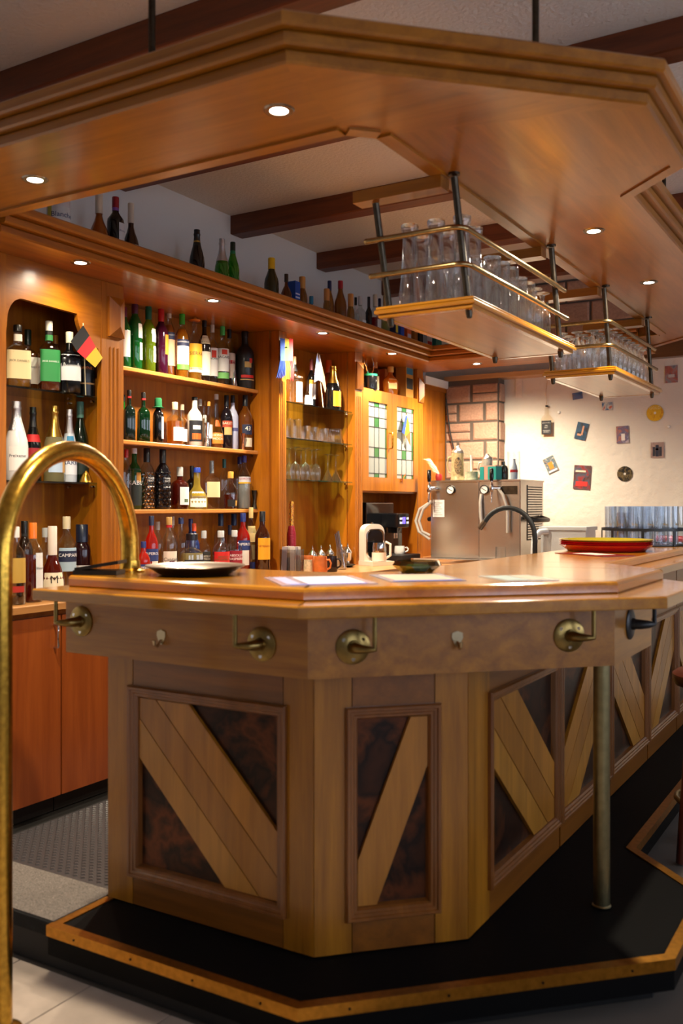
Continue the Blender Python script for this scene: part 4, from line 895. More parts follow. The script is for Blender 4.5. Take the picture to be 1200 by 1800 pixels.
bottle(547, 521, 10, XK, KT, 'mini', solid('#1c5a7a', .3), '#1c7aa0', 'small bottle with a bright blue cap on the cornice', [], g, capz=.7, capw=1.5)
bottle(579, 494, 16, -3.36, KT, 'wine', G('#b87a24'), '#1c2a5a', 'amber brandy bottle with a navy capsule on the cornice', [], g, capz=.80)
bottle(574, 508, 13, -3.26, KT, 'wine', G('#b8862e'), '#c98a4a', 'slim amber bottle with wooden capsule before the navy capsule bottle', [], g, capz=.66)
bottle(598, 494, 22, XK, KT, 'wine', G('#a8661e'), '#a01828', 'amber brandy bottle with a red capsule on the cornice', [], g, capz=.84)
bottle(616, 517, 14, XK, KT, 'wine', G('#c08a3a'), '#c98a4a', 'slim amber bottle with wooden capsule behind the red capsule bottle', [], g, capz=.68)
bottle(625, 523, 12, -3.38, KT, 'spirit', (None, 0), '#14181c', 'clear bottle with black cap and red and white label on the cornice', [(.62, .8, '#d0c8c8', '', '', 90)], g, capz=.82)
bottle(633, 521, 20, XK, KT, 'squat', (None, 0), '#c4c6cc', 'clear schnapps bottle with a silver cap on the cornice', [(.1, .4, '#d4d8dc', '', '', 70, 30)], g, capz=.78)
bottle(648, 522, 12, XK, KT, 'bordeaux', blk, '#141c2c', 'slim black bottle with a navy ring on the cornice', [], g, capz=.76)
bottle(659, 518, 21, XK, KT, 'squat', ('#b81c28', .5), '#c9bfae', 'clear bottle of red liqueur with white cap and white label on the cornice', [(.08, .46, '#dcd8d4', '', '', 70, 30)], g, capz=.74)
bottle(667, 525, 13, -3.40, KT, 'spirit', G('#c0302a'), '#20204a', 'red bottle with navy cap behind the red liqueur on the cornice', [], g, capz=.80)
bottle(677, 519, 18, XK, KT, 'wine', ('#c8c05a', .7), '#c0975a', 'pale yellow bottle with cork coloured cap beside the hanging rack', [], g, capz=.78)
def carton(px, top, wpx, x, zb, col, dep, label, group, cat='box', lid=None, name='carton', stripes=()):
    d = ray(px, 0); t = x/d.x; Ht = HC+t*(HY-top)/F-zb; w = wpx*t/F/.84; r = thing(name, label, cat, (x, t*d.y, zb+.0005), group)
    MB().box((-dep/2, -w/2, 0), (dep/2, w/2, Ht)).build('box_body', paper(col), r, local=True)
    for z0, z1, c in stripes: MB().box((dep/2, -w*.42, Ht*z0), (dep/2+.0012, w*.42, Ht*z1)).build('print', paper(c), r, local=True)
    return r
g = 'cartons standing on top of the cornice'
carton(515, 496, 13, -3.31, KT, '#1c4aa0', .07, 'blue carton with white print between two amber bottles on the cornice', g, stripes=((.62, .66, '#d8dce8'), (.52, .56, '#d8dce8'), (.15, .4, '#b8c8d8')))
carton(690, 562, 8, -3.28, KT, '#1c2a50', .07, 'small navy and yellow carton below the hanging rack', g, stripes=((.5, .9, '#d8c43a'),))
carton(700, 566, 11, -3.27, KT, '#1c4aa8', .07, 'small royal blue carton below the hanging rack', g)
carton(712, 570, 13, -3.27, KT, '#d85a1c', .07, 'small orange carton with pale print below the hanging rack', g, stripes=((.2, .6, '#b8b8c8'),))
carton(724, 577, 10, -3.27, KT, '#a8641c', .07, 'small brown carton below the hanging rack', g)
carton(733, 579, 12, -3.27, KT, '#15161a', .07, 'small black carton below the hanging rack', g, stripes=((.1, .9, '#22242a'),))
carton(748, 584, 17, -3.27, KT, '#c8ccd0', .07, 'white carton with red print at the end of the cornice', g, stripes=((.1, .6, '#b01c28'),))
carton(764, 592, 20, -3.27, KT, '#146a66', .07, 'teal carton at the corner of the cornice', g)
# ---- top glass shelf of the glass bay
Z3, Z4, Z5 = 2.0225, 1.7925, 1.5265
g = 'bottles on the top shelf of the glass bay'
bottle(508, 640, 15, -3.44, Z3, 'cyl', (None, 0), '#b8a890', 'clear patterned jar half hidden by the tassel ribbon', [], g, capz=.9, name='glass_jar', cat='jar')
bottle(517, 627, 17, -3.50, Z3, 'spirit', (None, 0), '#d8b890', 'clear spirit bottle with black neck beside the tassel ribbon', [(.70, .84, '#1c1c20', '', '', 300)], g, capz=.84)
bottle(524, 662, 15, -3.43, Z3, 'cyl', (None, 0), '#3a2a20', 'clear cut glass jar with a dark rim lid', [(.1, .8, '#d8d4d0', '', '', 100)], g, capz=.93, name='glass_jar', cat='jar')
bottle(541, 668, 17, -3.41, Z3, 'bulb', (None, 0), None, 'small clear decanter with a white label and cork collar', [(.05, .4, '#e6e2da', '', '', 130)], g)
bottle(547, 632, 15, -3.50, Z3, 'bordeaux', blk, '#8a4a58', 'dark wine bottle with a dusky pink capsule', [(.2, .5, '#e2e0da', '', '', 100), (.5, .58, '#c89a2a', '', '', 100)], g, capz=.78)
bottle(585, 643, 28, -3.42, Z3, 'champ', blk, None, 'dark sparkling wine bottle with gold foil and an orange label', [(.08, .42, '#e0981c', '', '', 85, 18)], g, foil=(.60, gold))
bottle(591, 637, 22, -3.52, Z3, 'wine', G('#a8481c'), '#b84a1c', 'amber bottle with orange capsule behind the sparkling wine', [(.2, .5, '#ddd8d0', '', '', 90)], g, capz=.76)
# ---- on top of the leaded glass cabinet
Z6 = 2.2135; g = 'collection on top of the leaded glass cabinet'
bottle(660, 632, 12, -3.46, Z6, 'spirit', G('#7a4a2a'), '#c89050', 'clear herbal bottle with wooden cap between the antlers and the amber decanter', [(.1, .5, '#d8c8a0', '', '', 110)], g, capz=.74)
bottle(686, 645, 30, -3.40, Z6, 'decanter', G('#e0861c'), '#d8b060', 'broad amber whisky decanter with gold stopper and crest label', [(.2, .55, '#e8c880', '', '', 70)], g, capz=.80, capw=1.4, oval=.7)
carton(711, 645, 24, -3.41, Z6, '#a8742a', .09, 'tan whisky carton with a black label and blue medal', g, stripes=((.28, .62, '#1c1e22'), (.74, .94, '#2a6a8a'))); 
carton(674, 650, 16, -3.54, Z6, '#a85a1c', .07, 'orange brown carton behind the amber decanter', g)
r = thing('antler_bottle', 'dark bottle holder with silver antlers and a green band', 'bottle', atx(650, 640, -3.38).to_tuple()[:2]+(Z6+.0005,), g)
MB().lathe([(0, 0), (.052, 0), (.055, .01), (.055, .10), (.05, .115), (0, .115)], 20).build('glass', blk, r, True, True)
MB().lathe([(.0565, .10), (.0565, .116), (.0, .117)], 20).build('green_band', solid('#1c6a4a'), r, True, True)
for s_ in (-1, 1):
    MB().tube([(0, s_*.02, .115), (0, s_*.05, .15), (0, s_*.055, .20), (0, s_*.03, .24)], [.006, .006, .005, .002], 8).build('antler', chrome, r, True, True)
    MB().tube([(0, s_*.052, .165), (0, s_*.085, .19), (0, s_*.09, .22)], [.005, .004, .002], 8).build('antler', chrome, r, True, True)
# ================================================================ hanging racks and their glasses
RKZ = 2.053
rail_b = pmat('rail_brass', '#a48a5e', .25, 1, var=.15)
def rack(x0, x1, y0, y1, rods_top, label):
    r = thing('hanging_glass_rack', label, 'rack', ((x0+x1)/2, (y0+y1)/2, RKZ), 'hanging glass racks')
    sq = [(x0, y0), (x1, y0), (x1, y1), (x0, y1)]
    MB().prism(offset(sq, -.02), RKZ+.002, RKZ+.036).build('board', canw_y, r)
    for i, (o, z0, z1) in enumerate(((-.012, RKZ, RKZ+.016), (.0, RKZ+.014, RKZ+.03), (-.005, RKZ+.03, RKZ+.042))):
        pp = offset(sq, o)
        for k in range(4):
            a, b_ = pp[k], pp[(k+1) % 4]; ia = offset(pp, -.03)
            q = [a, b_, ia[(k+1) % 4], ia[k]]
            MB().prism(q, z0, z1, .004, .003).build('edge_moulding', [top_x, top_y, top_x, top_y][k], r)
    xr = [x1-.045, x0+.04]; ys = [y0+.06, y1-.09]; lean = rods_top
    for x in xr:
        for y in ys:
            MB().cyl((x, y-lean, CZ-.006), (x, y, RKZ-.012), .0125, 14).build('rod', gunmetal, r, True)
            MB().lathe([(0, -.028), (.008, -.026), (.011, -.02), (.011, -.002), (.015, 0), (0, .001)], 12, (x, y, RKZ)).build('rod_nut', gunmetal, r, True)
    for z in (2.205, 2.325):
        f = (z-RKZ)/(CZ-RKZ)*lean; c = .045; xa, xb, ya, yb = x0+.0, x1-.022, y0+.025-f, y1-.03-f
        pts = [(xa, ya, z), (xb-c, ya, z)]+[(xb-c+c*math.sin(a), ya+c-c*math.cos(a), z) for a in [math.pi/2*k/6 for k in range(1, 7)]]+[(xb, yb, z)]
        MB().tube(pts, .0105, 12).build('rail', rail_b, r, True)
        for q in (pts[0], pts[-1]): MB().lathe([(0, -.011), (.0085, -.0085), (.0125, 0), (.0085, .0085), (0, .011)], 10, q).build('rail_end', rail_b, r, True)
    for y in ys: MB().box((x0-.03, y-lean-.035, CZ-.045), (-1.36, y-lean+.035, CZ-.003)).build('bracket_block', canw, r)
    return r
rack(-1.68, -1.28, 3.03, 4.22, .13, 'hanging wooden rack with two brass rails holding tall wheat beer glasses')
rack(-1.69, -1.29, 4.95, 6.06, .13, 'hanging wooden rack with two brass rails holding tulip beer glasses')
def shell(outer, t=.003):
    """closed double wall from an outer profile open at the last point"""
    inn = [(max(r-t, .0005), z) for r, z in reversed(outer[1:])]
    return [(0, outer[0][1])]+outer+inn+[(0, max(outer[1][1], outer[0][1])+.004)]
def wall1(outer): return [(0, outer[0][1])]+outer
def flip(p, h): return [(r, h-z) for r, z in reversed(p)]
def weizen(h): return wall1([(.033, 0), (.034, .004), (.033, .018), (.026, .035), (.0265, .06), (.033, h*.6), (.041, h*.82), (.039, h*.93), (.036, h)])
def tumbler(r0, r1, h): return wall1([(r0, 0), (r0+.001, .004), (r0, .012), (r1, h)])
def tulip(h): return wall1([(.032, 0), (.033, .003), (.012, .010), (.009, .03), (.014, .045), (.032, .08), (.038, h*.62), (.036, h*.82), (.033, h)])
def wineg(h, rb): return wall1([(.034, 0), (.034, .002), (.008, .006), (.004, .015), (.0038, h*.42), (.010, h*.47), (rb*.75, h*.54), (rb, h*.68), (rb*.92, h*.86), (rb*.78, h)])
def martini(h): return wall1([(.032, 0), (.032, .002), (.008, .006), (.004, .015), (.0038, h*.55), (.007, h*.60), (.042, h)])
GM = {}
pilsg = thin_glass('pils_glass', '#f2f6fa', 1.9, .02)
def gmesh(key, prof, n=18, ribs=0):
    if key in GM: return GM[key]
    mb = MB().lathe(prof, n, caps=False)
    if ribs:
        mb.v = [(x*(1+ribs*math.cos(9*math.atan2(y, x))), y*(1+ribs*math.cos(9*math.atan2(y, x))), z) for x, y, z in mb.v]
    me = mb.mesh(key, True); me.materials.append(pilsg if key in ('pils', 'vase') else rglass); GM[key] = me; return me
def glass(key, prof, loc, label, group, cat='glass', n=18, ribs=0, name='beer_glass'):
    o = put(name, gmesh(key, prof, n, ribs), None, loc=loc); o.rotation_euler.z = random.uniform(0, 6); tag(o, label, cat, group); return o
TZ = RKZ+.0425
GW = 'inverted wheat beer glass at the head of the rack'
for y, h in ((3.165, .325), (3.275, .31)):
    for x in (-1.60, -1.49, -1.385): glass('weizen%d' % (h*1000), flip(weizen(h), h), (x, y, TZ), GW, 'wheat beer glasses in the hanging rack')
for j in range(7):
    for i, x in enumerate((-1.60, -1.52, -1.44, -1.362)):
        y = 3.40+.098*j
        if j < 3: glass('straight', flip(tumbler(.034, .036, .225), .225), (x, y, TZ), 'inverted straight beer glass behind the wheat beer glasses in the rack', 'straight beer glasses in the hanging rack')
        elif j < 5: glass('ribbed', flip(tumbler(.034, .037, .205), .205), (x, y, TZ), 'inverted ribbed tumbler in the middle of the hanging rack', 'ribbed tumblers in the hanging rack', n=36, ribs=.03)
        else: glass('rtulip', flip(tulip(.20), .20), (x, y, TZ), 'inverted footed beer glass at the far end of the wheat beer rack', 'footed glasses in the hanging rack')
for j in range(9):
    for i, x in enumerate((-1.615, -1.53, -1.445, -1.365)):
        glass('tulip', flip(tulip(.215), .215), (x, 5.06+.098*j, TZ), 'inverted tulip beer glass in the hanging rack over the counter', 'tulip beer glasses in the hanging rack', n=18)
# ================================================================ glassware in the glass bay
def gy(px, x): d = ray(px, 0); return x/d.x*d.y
for px, x, key, pf_ in ((507, -3.42, 'slim', tumbler(.026, .028, .13)), (522, -3.40, 'slim', tumbler(.026, .028, .13)), (514, -3.52, 'lowball', tumbler(.03, .033, .095)), (537, -3.41, 'lowball', tumbler(.03, .033, .095)),
                        (551, -3.42, 'lowball', tumbler(.03, .033, .095)), (562, -3.50, 'lowball', tumbler(.03, .033, .095)), (569, -3.41, 'lowball', tumbler(.03, .033, .095))):
    glass(key, pf_, (x, gy(px, x), Z4), {'slim': 'slim highball glass on the middle glass shelf', 'lowball': 'short whisky tumbler on the middle glass shelf'}[key], {'slim': 'highballs in the glass bay', 'lowball': 'tumblers in the glass bay'}[key], name='drinking_glass')
glass('crystal', flip(tumbler(.042, .05, .105), .105), (-3.43, gy(589, -3.43), Z4), 'large inverted cut crystal tumbler at the end of the middle glass shelf', None, n=36, ribs=.025, name='drinking_glass')
for px, x in ((508, -3.54), (519, -3.42), (537, -3.42), (548, -3.52), (555, -3.45), (529, -3.56)):
    glass('wine', flip(wineg(.215, .036), .215), (x, gy(px, x), Z5), 'inverted wine glass on the lowest glass shelf', 'inverted wine glasses in the glass bay', name='wine_glass')
for px, x in ((576, -3.41), (590, -3.42)):
    glass('martini', flip(martini(.185), .185), (x, gy(px, x), Z5), 'inverted cocktail glass with a cone bowl on the lowest glass shelf', 'inverted cocktail glasses in the glass bay', name='cocktail_glass')
# ================================================================ flags, ribbon, small bar tools
def flag(base, tip, w, drop, cols, label, wave=.02):
    r = thing('table_flag', label, 'flag', base, 'small table flags'); b = Vector(base); tp = Vector(tip)
    MB().cyl(b, tp, .003, 8).build('flag_stick', cream, r, True)
    MB().lathe([(0, 0), (.006, .003), (0, .012)], 8, tp).build('finial', gold, r, True)
    n = len(cols); d = (tp-b).normalized(); out = Vector(w)
    for i, c in enumerate(cols):
        mb = MB(); K = 8
        for k in range(2):
            f = (i+k)/n
            for q in range(K+1):
                u = q/K; p = tp-d*(.01+drop[0]*f)+out*u+Vector((0, 0, -drop[1]*u*u))+Vector((.5, -.5, 0))*wave*math.sin(u*5+f*2)
                mb.v.append(tuple(p))
        for q in range(K): mb.f.append((q, q+1, K+2+q, K+1+q))
        o = mb.build('stripe', paper(c), r, True)
        m_ = o.modifiers.new('thickness', 'SOLIDIFY'); m_.thickness = .0008
b0 = atx(160, 680, -3.385); b0.z = Z1+.001
t0 = atx(147, 566, -3.375)
r = thing('table_flag', 'black red and gold table flag hanging before the black bottle', 'flag', (-3.39, b0.y-.03, Z1+.0005), 'small table flags')
corners = [atx(*q, -3.365) for q in ((136, 600), (157, 590), (180, 630), (167, 646))]
MB().cyl((-3.39, b0.y-.03, Z1+.001), atx(146, 568, -3.337), .0025, 8).build('flag_stick', cream, r, True)
fa_ = [(124, 600), (146, 572), (157, 590), (135, 618)], [(135, 618), (157, 590), (168, 610), (150, 631)], [(150, 631), (168, 610), (180, 629), (167, 646)]
for q, c in zip(fa_, ('#101014', '#c01820', '#d8b01c')):
    p = [atx(a, b_, -3.335) for a, b_ in q]; m = MB().add(p+[v+Vector((.0015, 0, 0)) for v in p], [(3, 2, 1, 0), (4, 5, 6, 7), (0, 1, 5, 4), (1, 2, 6, 5), (2, 3, 7, 6), (3, 0, 4, 7)]); m.build('stripe', paper(c), r)
def hung_flag(base, tip, strips_px, cols, x, label):
    r = thing('table_flag', label, 'flag', base, 'small table flags')
    MB().cyl(base, tip, .0028, 8).build('flag_stick', cream, r, True)
    MB().lathe([(0, 0), (.006, .004), (0, .012)], 8, tip).build('finial', gold, r, True)
    for q, c in zip(strips_px, cols):
        p = [atx(a, b_, x+.004*math.sin(i*2)) for i, (a, b_) in enumerate(q)]; n = len(p)
        MB().add(p+[v+Vector((.0015, 0, 0)) for v in p], [tuple(reversed(range(n))), tuple(range(n, 2*n))]+[(i, (i+1) % n, (i+1) % n+n, i+n) for i in range(n)]).build('stripe', paper(c), r)
p1 = atx(568, 710, -3.39); p1.z = Z3+.001; p2 = atx(558, 621, -3.39)
hung_flag(tuple(p1), tuple(p2), [[(557, 622), (553, 655), (552, 672), (559, 668), (561, 640)], [(561, 622), (561, 640), (559, 668), (566, 672), (566, 645)], [(566, 645), (566, 672), (571, 690), (573, 684), (570, 662)]], ('#8aa0e0', '#e6e6ee', '#e0b48a'), -3.38, 'pale blue and white table flag among the bottles of the glass bay')
p1 = atx(709, 785, -3.33); p2 = atx(714, 729, -3.315)
hung_flag(tuple(p1), tuple(p2), [[(713, 730), (706, 760), (711, 764), (716, 733)], [(711, 764), (716, 733), (719, 748), (720, 775)], [(713, 766), (720, 758), (721, 784)]], ('#2a4ab8', '#e8c41c', '#d85a2a'), -3.312, 'small blue yellow and red flag stuck on the leaded glass door')
# tassel ribbon on the pilaster
x = FX+.045; r = thing('tassel_ribbon', 'blue yellow and red ribbon with tassels hung on the pilaster', 'ribbon', tuple(atx(499, 600, x)))
for k, (c, a0, a1, b0_, b1) in enumerate((('#1c4aa8', 492, 500, 486, 500), ('#c8a42a', 500, 507, 501, 510), ('#b81c24', 507, 514, 510, 515))):
    q = [(a0, 594), (a1, 596), (a1, 636), (a0, 634)]; p = [atx(*w_, x) for w_ in q]
    o = MB().add(p+[v+Vector((.003, 0, 0)) for v in p], [(3, 2, 1, 0), (4, 5, 6, 7), (0, 1, 5, 4), (1, 2, 6, 5), (2, 3, 7, 6), (3, 0, 4, 7)]).build('ribbon_band', pmat('yarn'+c[1:], c, .9), r)
    for j in range(6):
        f = j/5; s0 = atx(a0+(a1-a0)*f, 634, x+.002); s1 = atx(b0_+(b1-b0_)*f, 664+random.uniform(-3, 3)+k*2, x+.006)
        MB().tube([s0, (s0+s1)/2+Vector((.003, 0, 0)), s1], [.003, .004, .003], 6).build('tassel', pmat('yarn'+c[1:], c, .9), r)
MB().lathe([(0, 0), (.012, .004), (.0, .012)], 8, atx(503, 612, x+.004)).build('rosette', pmat('yarn1c7a4a', '#1c7a4a', .9), r)
# butterfly on the leaded door
p = atx(706, 842, FX+.004); r = thing('butterfly_ornament', 'orange butterfly ornament stuck on the leaded glass door', 'ornament', tuple(p))
for s_ in (-1, 1):
    MB().add([(0, 0, -.01), (.012, s_*.035, .045), (.012, s_*.04, .03), (.004, s_*.012, .0)], [(0, 1, 2, 3)]).build('wing', paper('#d0661c'), r, local=True)
    MB().add([(0, 0, -.012), (.004, s_*.012, -.002), (.010, s_*.028, -.012), (.006, s_*.018, -.03)], [(0, 1, 2, 3)]).build('wing', paper('#c05a18'), r, local=True)
MB().tube([(.002, 0, -.025), (.003, 0, .015)], .003, 6).build('butterfly_body', black, r, local=True)
# bar tools
def jigger(px, x, zb, h, ra, rb, mat, label, cat='jigger'):
    p = (x, gy(px, x), zb+.0005); r = MB().lathe([(0, 0), (ra, 0), (ra*.45, h*.42), (ra*.45, h*.5), (rb, h), (rb*.9, h), (.001, h*.55)], 18).build('jigger', mat, None, True, loc=p)
    tag(r, label, cat); return r
jigger(412, -3.50, ZA, .10, .019, .006, chrome, 'small silver bell shaped pourer beside the black bottle on the top wooden shelf', 'pourer')
jigger(364, -3.50, ZB_, .14, .018, .016, chrome, 'silver jigger on the middle wooden shelf before the twin bottles')
jigger(427, -3.495, ZB_, .10, .013, .015, copperm, 'copper jigger on the middle wooden shelf before the amber liqueur')
jigger(447, -3.495, ZD, .115, .018, .018, gunmetal, 'dark steel jigger at the end of the lowest wooden shelf')
p = (-3.40, gy(151, -3.40), Z2+.0005)
bl = MB().lathe([(0, .002), (.033, 0), (.031, .01), (.022, .03), (.016, .045), (.008, .05), (.005, .056), (0, .058)], 18).build('table_bell', brass, None, True, loc=p); tag(bl, 'small brass table bell on the lower glass shelf of the arched bay', 'bell')
# ================================================================ the worktop in the glass bay
def on(px, py, z): return atz(px, py, z)
p = on(513, 1008, CT); r = thing('packet_caddy', 'clear plastic caddy filled with paper packets on the worktop', 'caddy', (p.x, p.y, CT+.0005))
thinp = thin_glass('clear_plastic', '#e6e4e6', 1.2)
MB().box((-.055, -.052, 0), (.055, .052, .004)).build('caddy_floor', thinp, r, local=True)
for a, b_ in (((-.055, -.052, 0), (.055, -.049, .15)), ((-.055, .049, 0), (.055, .052, .15)), ((-.055, -.052, 0), (-.052, .052, .15)), ((.052, -.052, 0), (.055, .052, .15)), ((-.002, -.052, 0), (.001, .052, .13))):
    MB().box(a, b_).build('caddy_wall', thinp, r, local=True)
for i in range(9):
    y = -.042+.010*i; q = MB().obox((.028*(1 if i % 2 else -1), y, .085), (.018, .002, 0), (0, .0035, 0), (random.uniform(-.004, .004), random.uniform(-.004, .004), .082)).build('sugar_packet', paper('#c9c2ba' if i % 3 else '#9a8f96'), r, local=True)
p = on(512, 1004, CT); hx, hy2 = p.x-.05, p.y+.0
fan = thing('folding_fan', 'dark red folded fan with a patterned handle standing behind the packet caddy', 'fan', (p.x, p.y, CT+.0005))
MB().lathe([(0, 0), (.026, .0), (.031, .12), (.030, .24), (.02, .29), (0, .295)], 16).build('fan_leaf', pmat('fan_red', '#7a0f24', .35, bump=.4, bscale=90), fan, True, True)
MB().box((-.008, -.014, .28), (.008, .014, .45)).build('fan_handle', patch('fan_print', ['#1c1216', '#a02028', '#c8a02a', '#2a2a3a', '#801820'], 60, .5), fan, local=True)
def mug(p, h, ra, mat, label, name='coffee_mug', ha=-40, cat='mug', prof=None):
    r = thing(name, label, cat, (p.x, p.y, p.z+.0005), None, math.radians(ha))
    pr_ = prof or [(ra*.92, 0), (ra, .006), (ra*1.02, h*.4), (ra*.93, h)]
    MB().lathe(shell(pr_, .004), 22).build('cup', mat, r, True, True)
    MB().tube([(ra*.92, 0, h*.80), (ra*1.35, 0, h*.82), (ra*1.62, 0, h*.62), (ra*1.5, 0, h*.36), (ra*.95, 0, h*.22)], .006, 8).build('handle', mat, r, True, True)
    return r
tc = pmat('terracotta', '#c06a30', .45, var=.15, bscale=30)
mug(on(552, 1008, CT)+Vector((-.09, .06, 0)), .105, .042, tc, 'terracotta mug behind another terracotta mug on the worktop', ha=200)
mug(on(560, 1008, CT)+Vector((.012, 0, 0)), .105, .043, tc, 'terracotta mug with its handle towards the dark mug', ha=15)
mug(on(582, 1005, CT), .10, .04, pmat('dark_glaze', '#20181a', .15), 'dark glazed mug beside the terracotta mugs', ha=15)
mug(on(532, 1008, CT)+Vector((.04, 0, 0)), .085, .028, pmat('pale_glaze', '#c9b898', .3, var=.3, bscale=60), 'pale patterned mug beside the packet caddy', ha=120)
p = on(600, 1001, CT); glass('strawglass', tumbler(.032, .036, .15), (p.x, p.y, CT+.0005), 'tall glass holding metal straws on the worktop', None, name='straw_glass')
for i in range(7):
    a = (i % 3-1)*.011; b_ = (i//3-1)*.011
    o = MB().cyl((p.x+a+.006, p.y+b_+.004, CT+.012), (p.x-.026+a, p.y-.012+b_, CT+.235+.01*(i % 3)), .0032, 8).build('metal_straw', chrome, None, True); tag(o, 'thin metal drinking straw leaning in a tall glass', 'straw', 'metal straws')
p = on(612, 998, CT)
tr = MB().lathe([(0, 0), (.085, 0), (.10, .008), (.115, .014), (.113, .017), (.09, .008), (0, .006)], 28).build('silver_tray', gunmetal, None, True, loc=(p.x-.10, p.y+.04, CT+.0005)); tag(tr, 'round dark metal tray carrying lidded silver cups', 'tray')
for i, px in enumerate((549, 564, 580, 600, 611)):
    x = p.x-.13-(.06 if i < 3 else -.03)-.012*i
    q = (x, gy(px, x), CT+(.0065 if i > 2 else .0005)); r = thing('lidded_cup', 'small ornate silver cup with a pointed domed lid', 'cup', q, 'lidded silver cups')
    MB().lathe([(0, 0), (.026, 0), (.028, .004), (.012, .012), (.016, .02), (.026, .035), (.029, .075), (.031, .08), (0, .08)], 18).build('cup', chrome, r, True, True)
    MB().lathe([(.032, .08), (.033, .084), (.026, .10), (.012, .115), (.005, .122), (.006, .13), (.002, .15), (0, .152)], 18).build('lid', chrome, r, True, True)
# kettle / tea maker
p = Vector((-3.19, gy(662, -3.19), CT)); r = thing('tea_maker', 'cream tea maker with a chrome ringed window and glass jug', 'tea maker', (p.x, p.y, CT+.0005), None, math.radians(-28)); kw = pmat('cream_plastic', '#d9cdbd', .35)
# body profile in local (y,z), thickness along x
def slab(mb, pts, x0, x1):
    n = len(pts); mb.add([(x0, a, b_) for a, b_ in pts]+[(x1, a, b_) for a, b_ in pts], [tuple(reversed(range(n))), tuple(range(n, 2*n))]+[(i, (i+1) % n, (i+1) % n+n, i+n) for i in range(n)]); return mb
def rrect(y0, y1, z0, z1, rad, n=5, top_only=False):
    pts = []
    for cx_, cz, a0 in ((y1-rad, z0+rad, -90), (y1-rad, z1-rad, 0), (y0+rad, z1-rad, 90), (y0+rad, z0+rad, 180)):
        for k in range(n+1):
            a = math.radians(a0+90*k/n); pts.append((cx_+rad*math.cos(a), cz+rad*math.sin(a)))
    if top_only: pts = [(y0, z0), (y1, z0)]+pts[n+1:3*n+3]
    return pts
slab(MB(), rrect(-.085, .085, 0, .29, .06, top_only=True), -.10, -.03).build('housing', kw, r, True, True)
MB().box((-.10, -.09, 0), (.09, .09, .03)).build('base_plate', kw, r, local=True)
ring = [(-.028, a, b_) for a, b_ in rrect(-.065, .075, .05, .25, .04)]
MB().tube(ring, .007, 8, closed=True).build('chrome_ring', chrome, r, True, True)
slab(MB(), rrect(-.06, .07, .055, .245, .04), -.032, -.029).build('dark_window', black, r, True, True)
MB().lathe(shell([(.042, 0), (.05, .01), (.05, .10), (.045, .13)], .003), 20, (.03, 0, .031)).build('jug', chrome, r, True, True)
MB().lathe([(.0515, .0), (.0515, .06)], 20, (.03, 0, .032), caps=False).build('jug_band', kw, r, True, True)
MB().tube([(.055, .04, .05), (.075, .065, .07), (.075, .065, .15), (.05, .04, .165)], .009, 8).build('jug_handle', kw, r, True, True)
MB().lathe([(0, 0), (.012, .0), (.008, .012), (0, .014)], 12, (-.06, 0, .289)).build('knob', chrome, r, True, True)
# coffee machine
pc = Vector((-3.41, 6.29, CT)); r = thing('coffee_machine', 'black fully automatic coffee machine with a lit display and drip tray', 'coffee machine', (pc.x, pc.y, CT+.0005))
cmat = pmat('machine_black', '#0d0e11', .12, coat=.5)
MB().prism([(-.19, -.36), (.06, -.36), (.06, .06), (-.19, .06)], 0, .445, .01).build('housing', cmat, r, local=True)
MB().prism([(.055, -.13), (.20, -.13), (.20, .045), (.055, .045)], .255, .365, .012, .006).build('head', cmat, r, local=True)
MB().box((.20, -.125, .262), (.203, .04, .358)).build('display_panel', pmat('panel_dark', '#12151a', .2), r, local=True)
MB().box((.203, -.065, .285), (.2045, -.02, .335)).build('screen', pmat('screen_violet', '#6a5ae8', .3, emit=1.6), r, local=True)
bm = pmat('icon_white', '#dfe4ee', .4, emit=.6)
for y in (-.108, -.085, -.0, .02):
    for z in (.285, .316): MB().box((.203, y, z), (.2045, y+.012, z+.016)).build('button', bm, r, local=True)
MB().prism([(.09, -.085), (.165, -.085), (.165, .0), (.09, .0)], .215, .256).build('spout_block', cmat, r, local=True)
for y in (-.06, -.025): MB().cyl((.13, y, .175), (.13, y, .215), .01, 10).build('spout', chrome, r, True, True)
MB().prism([(.055, -.16), (.25, -.16), (.25, .14), (.055, .14)], .0, .055, .006).build('drip_tray', pmat('tray_black', '#17171a', .4), r, local=True)
MB().prism([(-.18, .062), (.06, .062), (.06, .20), (-.18, .20)], .0, .30, .01).build('milk_tank', thin_glass('smoked_tank', '#5a4a3c', 1.2), r, local=True)
MB().box((-.18, .062, .30), (.062, .20, .315)).build('tank_lid', chrome, r, local=True)
cw = Vector((pc.x+.15, pc.y-.01, CT+.056)); mug(cw, .06, .040, pmat('porcelain', '#e6e2dc', .2), 'white porcelain coffee cup on the drip tray of the coffee machine', 'coffee_cup', ha=35, cat='cup')
